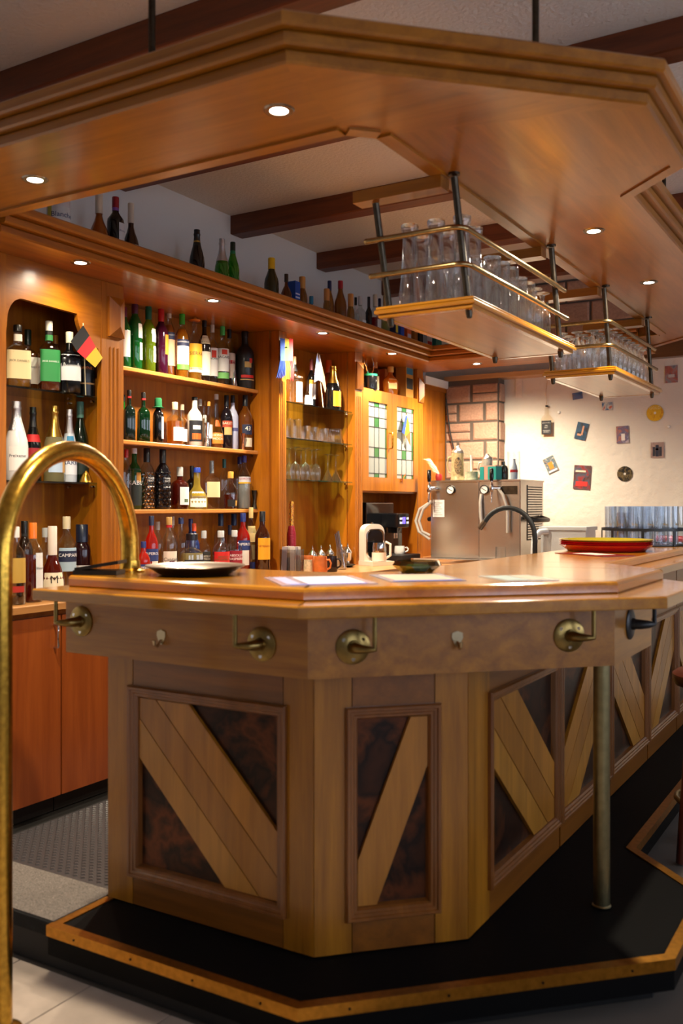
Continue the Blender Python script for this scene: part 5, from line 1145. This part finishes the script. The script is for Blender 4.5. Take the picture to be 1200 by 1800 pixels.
# ================================================================ beer cooler with taps
cy0, cy1, cx0, cx1, cz0, cz1 = 6.45, 6.95, -3.08, -2.367, .965, 1.535
sk = thing('sink_drainer', 'stainless steel sink drainer set on the worktop below the beer cooler', 'sink', (-2.7, 6.6, CT))
MB().box((-3.12, 6.20, CT+.001), (-2.34, 7.0, .962)).build('drainer_plate', steel, sk)
MB().box((-3.12, 6.192, CT+.012), (-2.34, 6.20, .968)).build('drainer_lip', chrome, sk)
r = thing('beer_cooler', 'stainless steel beer cooler with two taps and pressure gauges', 'cooler', ((cx0+cx1)/2, (cy0+cy1)/2, .963))
MB().box((cx0, cy0, cz0), (cx1, cy1, cz1)).build('housing', steel, r)
MB().box((cx0-.006, cy0-.012, cz1), (cx1+.006, cy1+.005, cz1+.012)).build('lid', steel, r)
xm = cx0+(cx1-cx0)*.555
MB().box((cx0+.004, cy0-.006, cz0+.004), (xm-.004, cy0, cz1-.004)).build('front_panel', pmat('steel_panel', '#c0bcb6', .26, 1), r)
MB().box((xm+.004, cy0-.006, cz0+.004), (cx1-.004, cy0, cz1-.004)).build('front_panel', pmat('steel_dimpled', '#bcb4aa', .3, 1, bump=.12, bscale=45), r)
MB().box((cx1, cy0, cz0), (cx1+.003, cy0+.12, cz1)).build('side_strip', steel, r)
MB().box((cx1, cy0+.13, 1.10), (cx1+.002, cy1-.03, cz1-.03)).build('grille_back', pmat('grille_dark', '#26282c', .6), r)
for k in range(22): MB().box((cx1, cy0+.14, 1.11+.0185*k), (cx1+.007, cy1-.04, 1.121+.0185*k)).build('grille_slat', steel, r)
MB().box((cx1-.14, cy0-.009, 1.44), (cx1-.02, cy0-.006, 1.50)).build('name_plate', gunmetal, r)
MB().box((cx0+.02, cy0-.008, 1.27), (cx0+.115, cy0-.006, 1.40)).build('notice', paper('#dad7d2'), r)
for k in range(7): MB().box((cx0+.028, cy0-.0088, 1.285+.015*k), (cx0+.10-.012*(k % 3), cy0-.008, 1.289+.015*k)).build('print_line', paper('#8a8884'), r)
for x in (cx0+.17, xm+.045):
    gz = 1.475; N = 20
    g_ = MB(); vs = []
    for rr, yy in ((.034, 0), (.034, -.018), (.029, -.02), (.029, -.014)):
        for i in range(N): a = 2*math.pi*i/N; vs.append((x+rr*math.cos(a), cy0-.006+yy, gz+rr*math.sin(a)))
    g_.add(vs, [(k*N+(i+1) % N, k*N+i, (k+1)*N+i, (k+1)*N+(i+1) % N) for k in range(3) for i in range(N)]); ga = g_.build('gauge', black, r, True)
    sub(ga, MB().add([(x+.029*math.cos(2*math.pi*i/N), cy0-.021, gz+.029*math.sin(2*math.pi*i/N)) for i in range(N)], [tuple(reversed(range(N)))]), 'dial', paper('#e2e0dc'))
    sub(ga, MB().obox((x, cy0-.0225, gz), (.018, 0, -.010), (.0012, 0, .002), (0, .0004, 0)), 'needle', blackiron)
for x in (cx0+.03, xm+.135):
    tz = 1.485; b_ = cy0-.006
    tp = MB().tube([(x+.03, b_, tz), (x+.03, b_-.03, tz), (x+.015, b_-.05, tz), (x-.005, b_-.07, tz)], [.014, .016, .013, .015], 12).build('tap', chrome, r, True)
    sub(tp, MB().lathe([(0, -.03), (.013, -.028), (.017, -.01), (.017, .02), (.010, .03), (.006, .04), (.006, .05), (0, .05)], 14, (x-.008, b_-.072, tz)), 'valve', chrome, True)
    sub(tp, MB().tube([(x-.008, b_-.072, tz-.025), (x-.006, b_-.085, tz-.06), (x-.004, b_-.09, tz-.105)], [.009, .008, .007], 10), 'spout', chrome, True)
    sub(tp, MB().lathe([(0, 0), (.011, 0), (.016, .03), (.015, .085), (.009, .092), (0, .093)], 14, (x-.008, b_-.072, tz+.05)), 'tap_handle', black, True)
hose = pmat('milky_hose', '#c9c2b8', .3, trans=.3)
MB().tube([(xm+.02, cy0-.012, 1.44), (xm+.02, cy0-.03, 1.38), (xm+.025, cy0-.035, 1.28), (xm+.035, cy0-.03, 1.20)], .012, 10).build('hose', hose, r, True)
MB().tube([(xm+.16, cy0-.04, 1.48), (xm+.20, cy0-.05, 1.44), (xm+.235, cy0-.045, 1.34), (xm+.235, cy0-.04, 1.16)], .011, 10).build('hose', hose, r, True)
for q in (0, .03):
    MB().tube([(cx0+.02, cy0-.03, 1.39), (cx0-.05-q, cy0-.03, 1.33), (cx0-.085-q, cy0-.03, 1.24), (cx0-.06-q, cy0-.03, 1.16), (cx0-.005, cy0-.01, 1.13-q)], .011, 10).build('hose', hose, r, True)
for xx, s_ in ((cx1+.01, 1), (cx0-.005, -1)):
    MB().tube([(xx, cy0+.1, 1.27), (xx+.06*s_, cy0+.1, 1.25), (xx+.075*s_, cy0+.14, 1.25), (xx+.075*s_, cy0+.36, 1.25), (xx+.06*s_, cy0+.4, 1.25), (xx, cy0+.4, 1.27)], .017, 10).build('carry_handle', blackiron, r, True)
# things on top of the cooler
CTZ = cz1+.0125; g = 'things on top of the beer cooler'
def cpos(px, y=6.66): d = ray(px, 0); return y/d.y*d.x, y
x, y = cpos(771, 6.72); r = thing('pampas_vase', 'cream pampas grass plumes in a small red pot on the beer cooler', 'plant', (x, y, CTZ))
MB().lathe([(0, 0), (.022, 0), (.028, .04), (.02, .06), (0, .06)], 14).build('pot', pmat('pot_red', '#8a1c1c', .4), r, True, True)
pg = MB()
for k in range(260):
    u = random.random(); a = random.uniform(-.5, .5); bx_, bz = -.075*u+.01*a, .05+.15*u*(1-.25*u); l = .05*(1-.3*u)
    e = (bx_-.03+random.uniform(-.03, .02), random.uniform(-.035, .035), bz+l*random.uniform(.4, 1)); w_ = .0025
    pg.add([(bx_, -w_, bz), (bx_+w_, w_, bz), e], [(0, 1, 2)])
po = pg.build('plume', pmat('pampas', '#dcc7a4', .9), r, False, True); po['kind'] = 'stuff'
def stein(px, top, wpx, y, label, mat, lidm):
    d = ray(px, 0); t = y/d.y; X = t*d.x; h = HC+t*(HY-top)/F-CTZ; R = wpx/2*t/F; r = thing('beer_stein', label, 'stein', (X, y, CTZ), g)
    MB().lathe([(0, 0), (R*1.08, 0), (R*1.08, h*.06), (R*.98, h*.09), (R, h*.15), (R*.93, h*.70), (R*.98, h*.74), (R*.95, h*.78), (0, h*.78)], 24).build('mug_body', mat, r, True, True)
    MB().lathe([(R*.99, h*.78), (R*.99, h*.81), (R*.75, h*.88), (R*.4, h*.93), (R*.35, h*.97), (R*.12, h), (0, h)], 24).build('pewter_lid', lidm, r, True, True)
    MB().tube([(-R*.9, 0, h*.68), (-R*1.5, 0, h*.66), (-R*1.75, 0, h*.45), (-R*1.45, 0, h*.25), (-R*.95, 0, h*.2)], R*.14, 8).build('handle', mat, r, True, True)
    return r, R, h
r, R_, h_ = stein(804, 783, 23, 6.62, 'tall ceramic beer stein with a dark portrait medallion on the cooler', pmat('stein_cream', '#b8a478', .35, var=.3, bscale=50), pmat('pewter', '#b8b6b0', .3, 1))
n = 18; md = MB(); aa = math.radians(-62)
for rr, e in ((1, .001), (.001, .0025)):
    for i in range(n):
        a = 2*math.pi*i/n; th = aa+rr*.62*math.cos(a); z = h_*.42+rr*h_*.24*math.sin(a); md.v.append(((R_*1.0+e)*math.cos(th), (R_*1.0+e)*math.sin(th), z))
md.f = [(i, (i+1) % n, n+(i+1) % n, n+i) for i in range(n)]; md.build('medallion', patch('medallion_print', ['#1c1410', '#3a2a1c', '#a8885a', '#2a1c14', '#c8b088'], 60, .4), r, True, True)
stein(856, 797, 20, 6.76, 'grey stoneware beer stein with a pewter lid behind the teal box', pmat('stein_grey', '#b4ada2', .4, var=.2, bscale=60), pmat('pewter', '#b8b6b0', .3, 1))
x, y = cpos(828, 6.55); r = thing('candle_holder', 'white taper candle on a pale decorated tin on the cooler', 'candle', (x, y, CTZ), g)
MB().lathe([(0, 0), (.054, 0), (.054, .012), (.050, .014), (.050, .062), (.052, .066), (0, .068)], 24).build('tin', pmat('tin_print', '#b8bc9c', .5, var=.25, bscale=40), r, True, True)
MB().cyl((0, 0, .068), (0, 0, .19), .009, 12).build('taper', pmat('wax', '#e2dccf', .5), r, True, True)
x, y = cpos(862, 6.56); r = thing('tissue_box', 'teal and pink cardboard box standing on the cooler', 'box', (x, y, CTZ), g, math.radians(-18))
MB().box((-.075, -.03, 0), (.075, .03, .108)).build('box_body', paper('#b88a78'), r, local=True)
MB().box((-.078, -.033, 0), (-.038, .033, .10)).build('teal_side', paper('#12857e'), r, local=True); MB().box((.0, -.033, 0), (.078, .033, .10)).build('teal_side', paper('#12857e'), r, local=True)
x, y = cpos(884, 6.62); b = MB().lathe([(0, 0), (.036, 0), (.038, .01), (.038, .08), (.03, .105), (.014, .115), (.014, .14), (0, .14)], 18).build('flask', solid('#1c1f1a', .2), None, True, loc=(x, y, CTZ)); tag(b, 'short black flask beside the frosted vodka glass on the cooler', 'flask', g)
x, y = cpos(903, 6.58); glass('vase', wall1([(.048, 0), (.049, .01), (.046, .02), (.047, .21)]), (x, y, CTZ), 'tall clear glass with a small bottle inside at the end of the cooler', None, name='clear_vase', cat='vase')
b = MB().lathe([(0, 0), (.026, 0), (.028, .06), (.022, .1), (.011, .125), (.011, .15), (0, .15)], 14).build('miniature_bottle', pmat('frosted_label', '#b8c0c8', .5), None, True, loc=(x, y, CTZ+.005)); tag(b, 'frosted miniature bottle standing inside the tall clear glass', 'bottle')
sub(b, MB().lathe([(.0285, .05), (.0285, .07)], 14, caps=False), 'red_band', paper('#a81c24'))
# cable in front of the pillar
c = MB().tube([(-3.37, 7.36, 2.28), (-3.34, 7.37, 2.0), (-3.28, 7.37, 1.75), (-3.2, 7.36, 1.5), (-3.16, 7.3, 1.3), (-3.15, 7.2, .95)], .006, 8).build('power_cable', blackrub, None, True); tag(c, 'dark cable running down the stone pillar', 'cable')
# faucet, bucket, glasses at the sink behind the bar
su = thing('under_bar_unit', 'steel topped sink unit behind the bar', 'sink unit', (-1.87, 4.7, 0))
MB().box((-2.12, 3.4, 0.002), (-1.63, 5.95, .87)).build('body', cab_z, su); MB().box((-2.14, 3.38, .87), (-1.61, 5.97, .895)).build('steel_top', steel, su)
r = thing('bar_faucet', 'black flexible hose faucet arching over the sink', 'faucet', (-1.75, 5.0, .8955))
pts = [(-1.75, 5.0, .905), (-1.75, 5.0, 1.16)]+[(-1.75-.16+.16*math.cos(a), 5.0, 1.18+.165*math.sin(a)) for a in [math.pi*.82*k/12 for k in range(1, 13)]]
e = Vector(pts[-1]); d_ = (e-Vector(pts[-2])).normalized()
MB().tube(pts, .014, 12).build('hose', blackrub, r, True)
MB().tube([e, e+d_*.02, e+d_*.055], [.0145, .016, .015], 12).build('nozzle', pmat('nozzle_bronze', '#6a5a4c', .35, 1), r, True)
MB().lathe([(0, 0), (.028, 0), (.028, .01), (.018, .02), (0, .02)], 16, (-1.75, 5.0, .896)).build('foot', chrome, r, True)
x, y = -2.03, 6.5; r = thing('plastic_tub', 'translucent white plastic tub with a curved handle at the sink', 'tub', (x, y, CT+.0005)); tubm = pmat('milky_plastic', '#d4dade', .35, trans=.35)
MB().prism([(-.16, -.12), (.16, -.12), (.16, .12), (-.16, .12)], 0, .25).build('tub_body', tubm, r, local=True)
MB().prism([(-.17, -.135), (.17, -.135), (.17, .135), (-.17, .135)], .25, .275, .005).build('tub_rim', tubm, r, local=True)
MB().tube([(-.11, -.125, .24), (-.15, -.17, .235), (-.175, -.20, .20), (-.18, -.21, .1), (-.18, -.21, .0)], .022, 12).build('tub_handle', tubm, r, True, True)
x, y = -2.35, 6.22; glass('sinkglass', flip(tumbler(.036, .04, .10), .10), (-2.46, 6.3, .9625), 'inverted tumbler draining beside the beer cooler', None, n=36, ribs=.02, name='drinking_glass')
# ================================================================ on the bar counter
TOP = 1.1215
r = thing('plate_stack', 'x', 'plate', (-1.33, 4.9, TOP)); bpy.data.objects.remove(r)
redp = pmat('red_enamel', '#a8161c', .2, coat=.4); olive = pmat('olive_enamel', '#8a7a1e', .25, coat=.3)
def platemesh(nm, m_, rim): me = MB().lathe([(0, 0), (.195, 0), (.21, .012), (.235, .03), (.24, .034), (.232, .034), (.205, .014), (.19, .005), (0, .005)], 48).mesh(nm, True); me.materials.append(m_); return me
pm = platemesh('plate', redp, 0)
for k in range(3):
    o = put('serving_tray', pm, None, loc=(-1.33, 4.9, TOP+.009*k)); tag(o, ['round red tray at the bottom of the stack on the counter', 'round red tray in the middle of the stack on the counter', 'round red tray just below the olive one on the counter'][k], 'tray', 'red trays stacked on the counter')
o = put('serving_tray', platemesh('plate_olive', olive, 1), None, loc=(-1.33, 4.9, TOP+.027)); tag(o, 'round olive tray on top of the stacked red trays', 'tray')
def sheet(pts, z, col, label, cat='paper', name='paper_sheet', th=.002, prints=()):
    o = MB().prism(pts, z, z+th).build(name, pmat('lam_'+col[1:], col, .18, coat=.5), None); tag(o, label, cat)
    p = [Vector(q) for q in pts]
    for (u0, u1, v0, v1, c) in prints:
        f = lambda u, v: tuple((p[0]*(1-u)+p[1]*u)*(1-v)+(p[3]*(1-u)+p[2]*u)*v)
        MB().prism([f(u0, v0), f(u1, v0), f(u1, v1), f(u0, v1)], z+th, z+th+.0004).build('print', paper(c), o)
    return o
sheet([(-1.48, 4.52), (-1.18, 4.30), (-1.07, 4.45), (-1.37, 4.67)], TOP, '#6a1c20', 'dark red menu card lying by the stacked trays', 'menu', 'menu_card', .003, ((.25, .75, .2, .8, '#a89a92'),))
sheet([(-1.80, 2.50), (-1.57, 2.27), (-1.36, 2.48), (-1.59, 2.71)], TOP, '#b9aec4', 'lilac laminated menu sheet lying on the counter corner', 'menu', 'menu_sheet', .002, ((.08, .9, .08, .22, '#8a86b0'), (.1, .9, .3, .9, '#c6bccb'), (.9, .97, .1, .9, '#3a4ab0')))
sheet([(-1.56, 2.78), (-1.36, 2.56), (-1.18, 2.73), (-1.38, 2.95)], TOP, '#9aa0b8', 'laminated menu sheet with a blue edge beside the moss glass bowl', 'menu', 'menu_sheet', .002, ((.1, .9, .1, .9, '#a89684'), (.92, .99, .05, .95, '#2a3aa8')))
sheet([(-1.22, 2.92), (-1.06, 2.76), (-.93, 2.89), (-1.09, 3.05)], TOP, '#b0b4b4', 'pale laminated menu sheet near the counter head', 'menu', 'menu_sheet', .002, ((.1, .9, .1, .5, '#8a9a98'), (.1, .9, .55, .9, '#a89888')))
r = thing('metal_tray', 'round pewter tray holding small printed slips near the brass rail', 'tray', (-2.09, 2.50, TOP)); 
MB().lathe([(0, 0), (.11, 0), (.125, .004), (.155, .022), (.172, .030), (.170, .033), (.15, .026), (.12, .008), (0, .006)], 40).build('dish', pmat('pewter_tray', '#7a6a5c', .3, 1), r, True, True)
for k, (a, b_, an, c) in enumerate(((-.05, .02, .2, '#d8ccb4'), (.03, -.01, -.3, '#cdb98a'), (.08, .03, .5, '#d2cfc8'), (0, .04, 1.2, '#c9b27a'))):
    o = MB().obox((-2.09+a, 2.50+b_, TOP+.0085+.002*k), (.055*math.cos(an), .055*math.sin(an), .0), (-.03*math.sin(an), .03*math.cos(an), 0), (0, 0, .0008)).build('printed_slip', paper(c), None); tag(o, ['cream printed slip on the pewter tray', 'yellowish printed slip on the pewter tray', 'white printed slip at the tray rim', 'tan printed slip lying across the others on the tray'][k], 'paper', 'slips on the tray')
r = thing('leather_wallet', 'black leather waiter wallet lying at the end of the counter', 'wallet', (-2.38, 2.335, TOP))
MB().obox((-2.38, 2.335, TOP+.008), (.072, .03, .0), (-.018, .04, 0), (0, 0, .0075)).build('lower_cover', pmat('leather_black', '#0e0e10', .35, bump=.2, bscale=150), r)
MB().obox((-2.375, 2.337, TOP+.031), (.072, .03, .013), (-.018, .04, 0), (0, 0, .006)).build('upper_cover', pmat('leather_black', '#0e0e10', .35), r)
r = thing('moss_bowl', 'low faceted glass bowl filled with green moss on the counter', 'bowl', (-1.465, 2.955, TOP))
mb = MB().lathe(shell([(.055, 0), (.062, .006), (.088, .028), (.078, .043)], .004), 10); mb.build('glass_bowl', thin_glass('bowl_glass', '#b8b8a8', 2.2), r, False, True)
mm = MB(); ms = []
for i in range(14): a = random.uniform(0, 6.3); q = random.uniform(0, .048); mm.lathe([(0, .004), (.016, .008), (.018, .018), (.01, .028), (0, .03)], 8, (q*math.cos(a), q*math.sin(a), 0))
mo = mm.build('moss', pmat('moss', '#3f5a1e', .9, var=.4, bscale=120), r, True, True); mo['kind'] = 'stuff'
# beer glass carousel
cx_, cy_ = -1.325, 5.72; r = thing('glass_carousel', 'black metal ring carousel filled with tall beer glasses', 'carousel', (cx_, cy_, TOP)); bi = pmat('carousel_black', '#15181c', .35)
def ringpts(R, z, n=40): return [(R*math.cos(2*math.pi*i/n), R*math.sin(2*math.pi*i/n), z) for i in range(n)]
MB().lathe([(0, 0), (.235, 0), (.24, .003), (.24, .012), (.235, .012), (.23, .006), (0, .006)], 48).build('tray_base', bi, r, True, True)
MB().lathe([(.24, .088), (.246, .088), (.246, .104), (.24, .104), (.24, .088)], 48, caps=False).build('hoop', bi, r, True, True)
for k in range(8):
    a = 2*math.pi*k/8+.2; MB().obox((.243*math.cos(a), .243*math.sin(a), .048), (-.008*math.sin(a), .008*math.cos(a), 0), (.003*math.cos(a), .003*math.sin(a), 0), (0, 0, .046)).build('upright', bi, r, local=True)
goldt = pmat('gold_print', '#8a6a1c', .4, .5); kf = [(.031, 0), (.032, .003), (.030, .012), (.031, .02), (.0335, .225)]
gi = 0
for R, n in ((.195, 16), (.115, 9), (.043, 3)):
    for k in range(n):
        a = 2*math.pi*(k+.3*(R < .15))/n; q = (cx_+R*math.cos(a), cy_+R*math.sin(a), TOP+.0065)
        o = glass('pils', wall1(kf), q, 'tall straight beer glass with gold emblem in the black carousel', 'beer glasses in the carousel')
        if R > .15:
            me = GM.get('emblem')
            if me is None:
                m = wrap_text('Burg', .05, .016, .12, lambda z: .0325, .0012); me = m.mesh('emblem'); me.materials.append(goldt); GM['emblem'] = me
            eo = put('emblem', me, o); eo.rotation_euler.z = a-o.rotation_euler.z+.0
o = MB().tube([(-1.14, 6.13, TOP+.022), (-1.35, 6.24, TOP+.022), (-1.37, 6.25, TOP+.022)], [.022, .022, .012], 14).build('red_baton', pmat('red_plastic', '#c0141c', .25), None, True); tag(o, 'red plastic baton lying behind the glass carousel', 'baton')
x, y = -1.535, 6.05; o = MB().lathe([(0, 0), (.03, 0), (.031, .002)]+[(.03+.0015*(k % 2)+.0006*k, .01*k+.002) for k in range(1, 20)]+[(0, .19)], 16).build('wicker_cup', pmat('wicker', '#8a6428', .7, var=.3, bscale=90), None, True, loc=(-1.515, 5.42+.55, TOP)); tag(o, 'narrow brown wicker cup behind the glass carousel', 'cup')
# brass arch rail at the end of the counter
lx, ly, bx_, by_ = -2.385, 2.49, -2.215, 1.79
r = thing('brass_arch_rail', 'thick brass tube arching from the floor onto the end of the counter', 'rail', (bx_, by_, ZF))
pts = [(bx_, by_, ZF+.001), (bx_, by_, .6), (bx_, by_, 1.18)]; mx_, my_ = (lx+bx_)/2, (ly+by_)/2; hx_, hy_ = (bx_-lx)/2, (by_-ly)/2
for k in range(1, 24): a = math.pi*k/24; pts.append((mx_+hx_*math.cos(a), my_+hy_*math.cos(a), 1.20+.335*math.sin(a)))
pts += [(lx, ly, 1.18), (lx, ly, TOP+.012)]
MB().tube(pts, .0325, 24).build('tube', brass, r, True)
MB().lathe([(0, 0), (.056, 0), (.056, .006), (.038, .012), (.036, .04), (0, .04)], 28, (lx, ly, TOP)).build('flange', brass, r, True)
MB().lathe([(0, 0), (.06, 0), (.06, .006), (.038, .012), (0, .012)], 28, (bx_, by_, ZF+.0005)).build('foot_flange', brass, r, True)
# bar stool at the platform edge
r = thing('bar_stool', 'dark reddish wooden bar stool standing beside the platform', 'stool', (-.66, 4.25, ZF), None); sw = wood('stool_wood', '#5a2413', '#3c140a', 'z', .3)
MB().lathe([(0, .62), (.19, .62), (.2, .64), (.2, .665), (.18, .68), (0, .68)], 32, (-.66, 4.25, ZF+.12)).build('seat', sw, r, True)
for a in (45, 135, 225, 315):
    c, s_ = math.cos(math.radians(a)), math.sin(math.radians(a)); MB().tube([(-.66+.20*c, 4.25+.20*s_, ZF), (-.66+.14*c, 4.25+.14*s_, ZF+.745)], .02, 10).build('leg', sw, r, True)
MB().tube([(-.66+.185*math.cos(t*math.pi/10), 4.25+.185*math.sin(t*math.pi/10), ZF+.25) for t in range(20)], .011, 8, closed=True).build('foot_ring', brass_dark, r, True)
# ================================================================ cards and decorations on the plaster wall
WY = YB-.001
def card(px, py, wpx, hpx, rot, cols, label, scale=14, cat='postcard', blocks=()):
    p = aty(px, py, WY); t = p.y/ray(px, py).y; w, h = wpx*t/F/2, hpx*t/F/2; a = math.radians(rot); ux = Vector((math.cos(a), 0, math.sin(a))); uz = Vector((-math.sin(a), 0, math.cos(a)))
    o = MB().obox(p-Vector((0, .006, 0)), ux*w, Vector((0, .0015, 0)), uz*h).build('postcard', patch('print_%d_%d' % (px, py), cols, scale, .35, kind='noise'), None); tag(o, label, cat, 'cards pinned on the plaster wall')
    for (u, v, bw, bh, c) in blocks:
        MB().obox(p+ux*(u*w)+uz*(v*h)-Vector((0, .0082, 0)), ux*(w*bw), Vector((0, .0006, 0)), uz*(h*bh)).build('print', paper(c), o)
    return o
card(1022, 758, 20, 30, -14, ['#122438', '#1c4a6a', '#14141c', '#3a3040'], 'dark blue postcard of a reaching arm, tilted on the plaster wall', blocks=((.2, .1, .15, .55, '#c89070'), (-.25, -.45, .35, .12, '#c89070')))
card(968, 817, 20, 28, 24, ['#24405a', '#8a7a6a', '#3a5a6a', '#c8b8a0'], 'postcard with an orange beer mug, tilted on the wall above the cooler', blocks=((0, -.1, .4, .45, '#d07a1c'), (0, -.8, .8, .1, '#d8d8d8')))
card(1023, 839, 30, 42, -4, ['#2a2430', '#5a3430', '#3a4a5a', '#8a2420', '#1c1c24'], 'large dark red picture card above the sink', blocks=((0, -.55, .7, .2, '#b82420'), (-.2, .5, .6, .08, '#c8bca8')))
card(1094, 764, 21, 30, 2, ['#c8b8b8', '#5a5a7a', '#a86a5a', '#38405a'], 'pale postcard of a street figure on the plaster wall', blocks=((.1, -.3, .3, .4, '#d8d0cc'),))
card(1155, 791, 22, 27, 0, ['#b49a90', '#9a8078', '#c4aca0'], 'postcard of three dark bottles on the plaster wall', blocks=((-.5, -.2, .2, .6, '#2a2c38'), (0, -.1, .24, .75, '#1c2438'), (.5, -.2, .2, .6, '#2a2c38'), (0, .1, .2, .12, '#c8582a')))
card(1067, 714, 18, 14, 0, ['#1c3a6a', '#2a5a8a', '#c8c8c0', '#b84a2a'], 'small blue card half hidden below the hanging rack')
card(1015, 696, 18, 12, 6, ['#1c3a5a', '#3a5a8a', '#5a4a5a'], 'narrow blue card directly below the hanging rack', scale=20)
card(1180, 658, 21, 30, 1, ['#3a4a5a', '#8a8a90', '#a85a4a', '#5a5a68'], 'grey blue card of scattered photographs high on the plaster wall', blocks=((.0, -.2, .5, .18, '#b8b4b0'),))
card(912, 682, 12, 34, 0, ['#e2d8cc', '#d8ccc0', '#e6ded2'], 'faded cream card high on the wall beside the pillar')
def disc(px, py, dpx, cols, label, name, ringc, rim=None, txt=None):
    p = aty(px, py, WY); t = p.y/ray(px, py).y; R = dpx/2*t/F; r = thing(name, label, 'disc', tuple(p-Vector((0, .004, 0))))
    N = 32
    def dd(R0, R1, y, nm, m):
        vs = [(R1*math.cos(2*math.pi*i/N), y, R1*math.sin(2*math.pi*i/N)) for i in range(N)]+[(R0*math.cos(2*math.pi*i/N), y, R0*math.sin(2*math.pi*i/N)) for i in range(N)]
        vs += [(v[0], y+.0014, v[2]) for v in vs]
        MB().add(vs, [((i+1) % N, i, N+i, N+(i+1) % N) for i in range(N)]+[(i, (i+1) % N, 2*N+(i+1) % N, 2*N+i) for i in range(N)]).build(nm, m, r, local=True)
    dd(R*.14, R, 0, 'disc', patch(name+'_print', cols, 30, .3)); dd(R*.02, R*.15, -.001, 'hub', paper(ringc))
    if rim: dd(R*.96, R*1.06, .001, 'rim', paper(rim))
    if txt:
        vs, fs, tw, th = text_mesh(txt); k = R*1.3/tw
        MB().add([(x*k, -.002, R*.62+y*k) for x, y in vs], fs).build('lettering', paper('#e8dca0'), r, local=True)
disc(1098, 833, 27, ['#101010', '#1c1a16', '#6a5a3a', '#14120e'], 'black and bronze music disc on the plaster wall', 'music_disc', '#c8c4bc')
disc(1151, 726, 29, ['#d8a01c', '#e0b42a', '#c88a14'], 'round yellow tin sign with pale figure on the plaster wall', 'tin_sign', '#d8d4cc', '#b8b4a8', 'GOLD')
p = aty(962, 745, WY); r = thing('wall_bottle_ornament', 'clear flattened whiskey bottle with black label hung on the wall by a cord', 'ornament', (p.x, p.y-.02, p.z-.11))
outl = [(-.045, 0), (.045, 0), (.05, .01), (.05, .14), (.035, .17), (.017, .185), (.014, .25), (-.014, .25), (-.017, .185), (-.035, .17), (-.05, .14), (-.05, .01)]
n = len(outl); MB().add([(a, -.008, b_) for a, b_ in outl]+[(a, .008, b_) for a, b_ in outl], [tuple(range(n)), tuple(reversed(range(n, 2*n)))]+[(i, i+n, (i+1) % n+n, (i+1) % n) for i in range(n)]).build('glass', thin_glass('ornament_glass', '#fbf8f2', .5), r, local=True)
MB().box((-.042, -.011, .02), (.042, -.009, .135)).build('black_label', paper('#16161a'), r, local=True)
for txt, z, w_ in (("JACK DANIEL'S", .115, .07), ('Old\nNo.7', .085, .03), ('TENNESSEE\nWHISKEY', .045, .06)):
    vs, fs, tw, th = text_mesh(txt); k = w_/tw; MB().add([(x*k, -.0118, z+y*k) for x, y in vs], fs).build('lettering', paper('#d8d4cc'), r, local=True)
MB().cyl((0, 0, .25), (0, 0, .262), .013, 12).build('cap', black, r, True, True)
MB().tube([(0, 0, .255), (-.008, .004, .36), (0, .016, .47)], .002, 6).build('cord', paper('#b8966a'), r, True, True)
for px, py in ((982, 725), (1175, 750)):
    p = aty(px, py, WY); o = MB().lathe([(0, 0), (.012, 0), (.014, .004), (.008, .012), (0, .012)], 12).build('wall_plug', white, None, True, loc=p); o.rotation_euler.x = math.pi/2; tag(o, 'small round white plug on the plaster wall '+('by the bottle ornament' if px < 1000 else 'below the yellow tin sign'), 'plug')
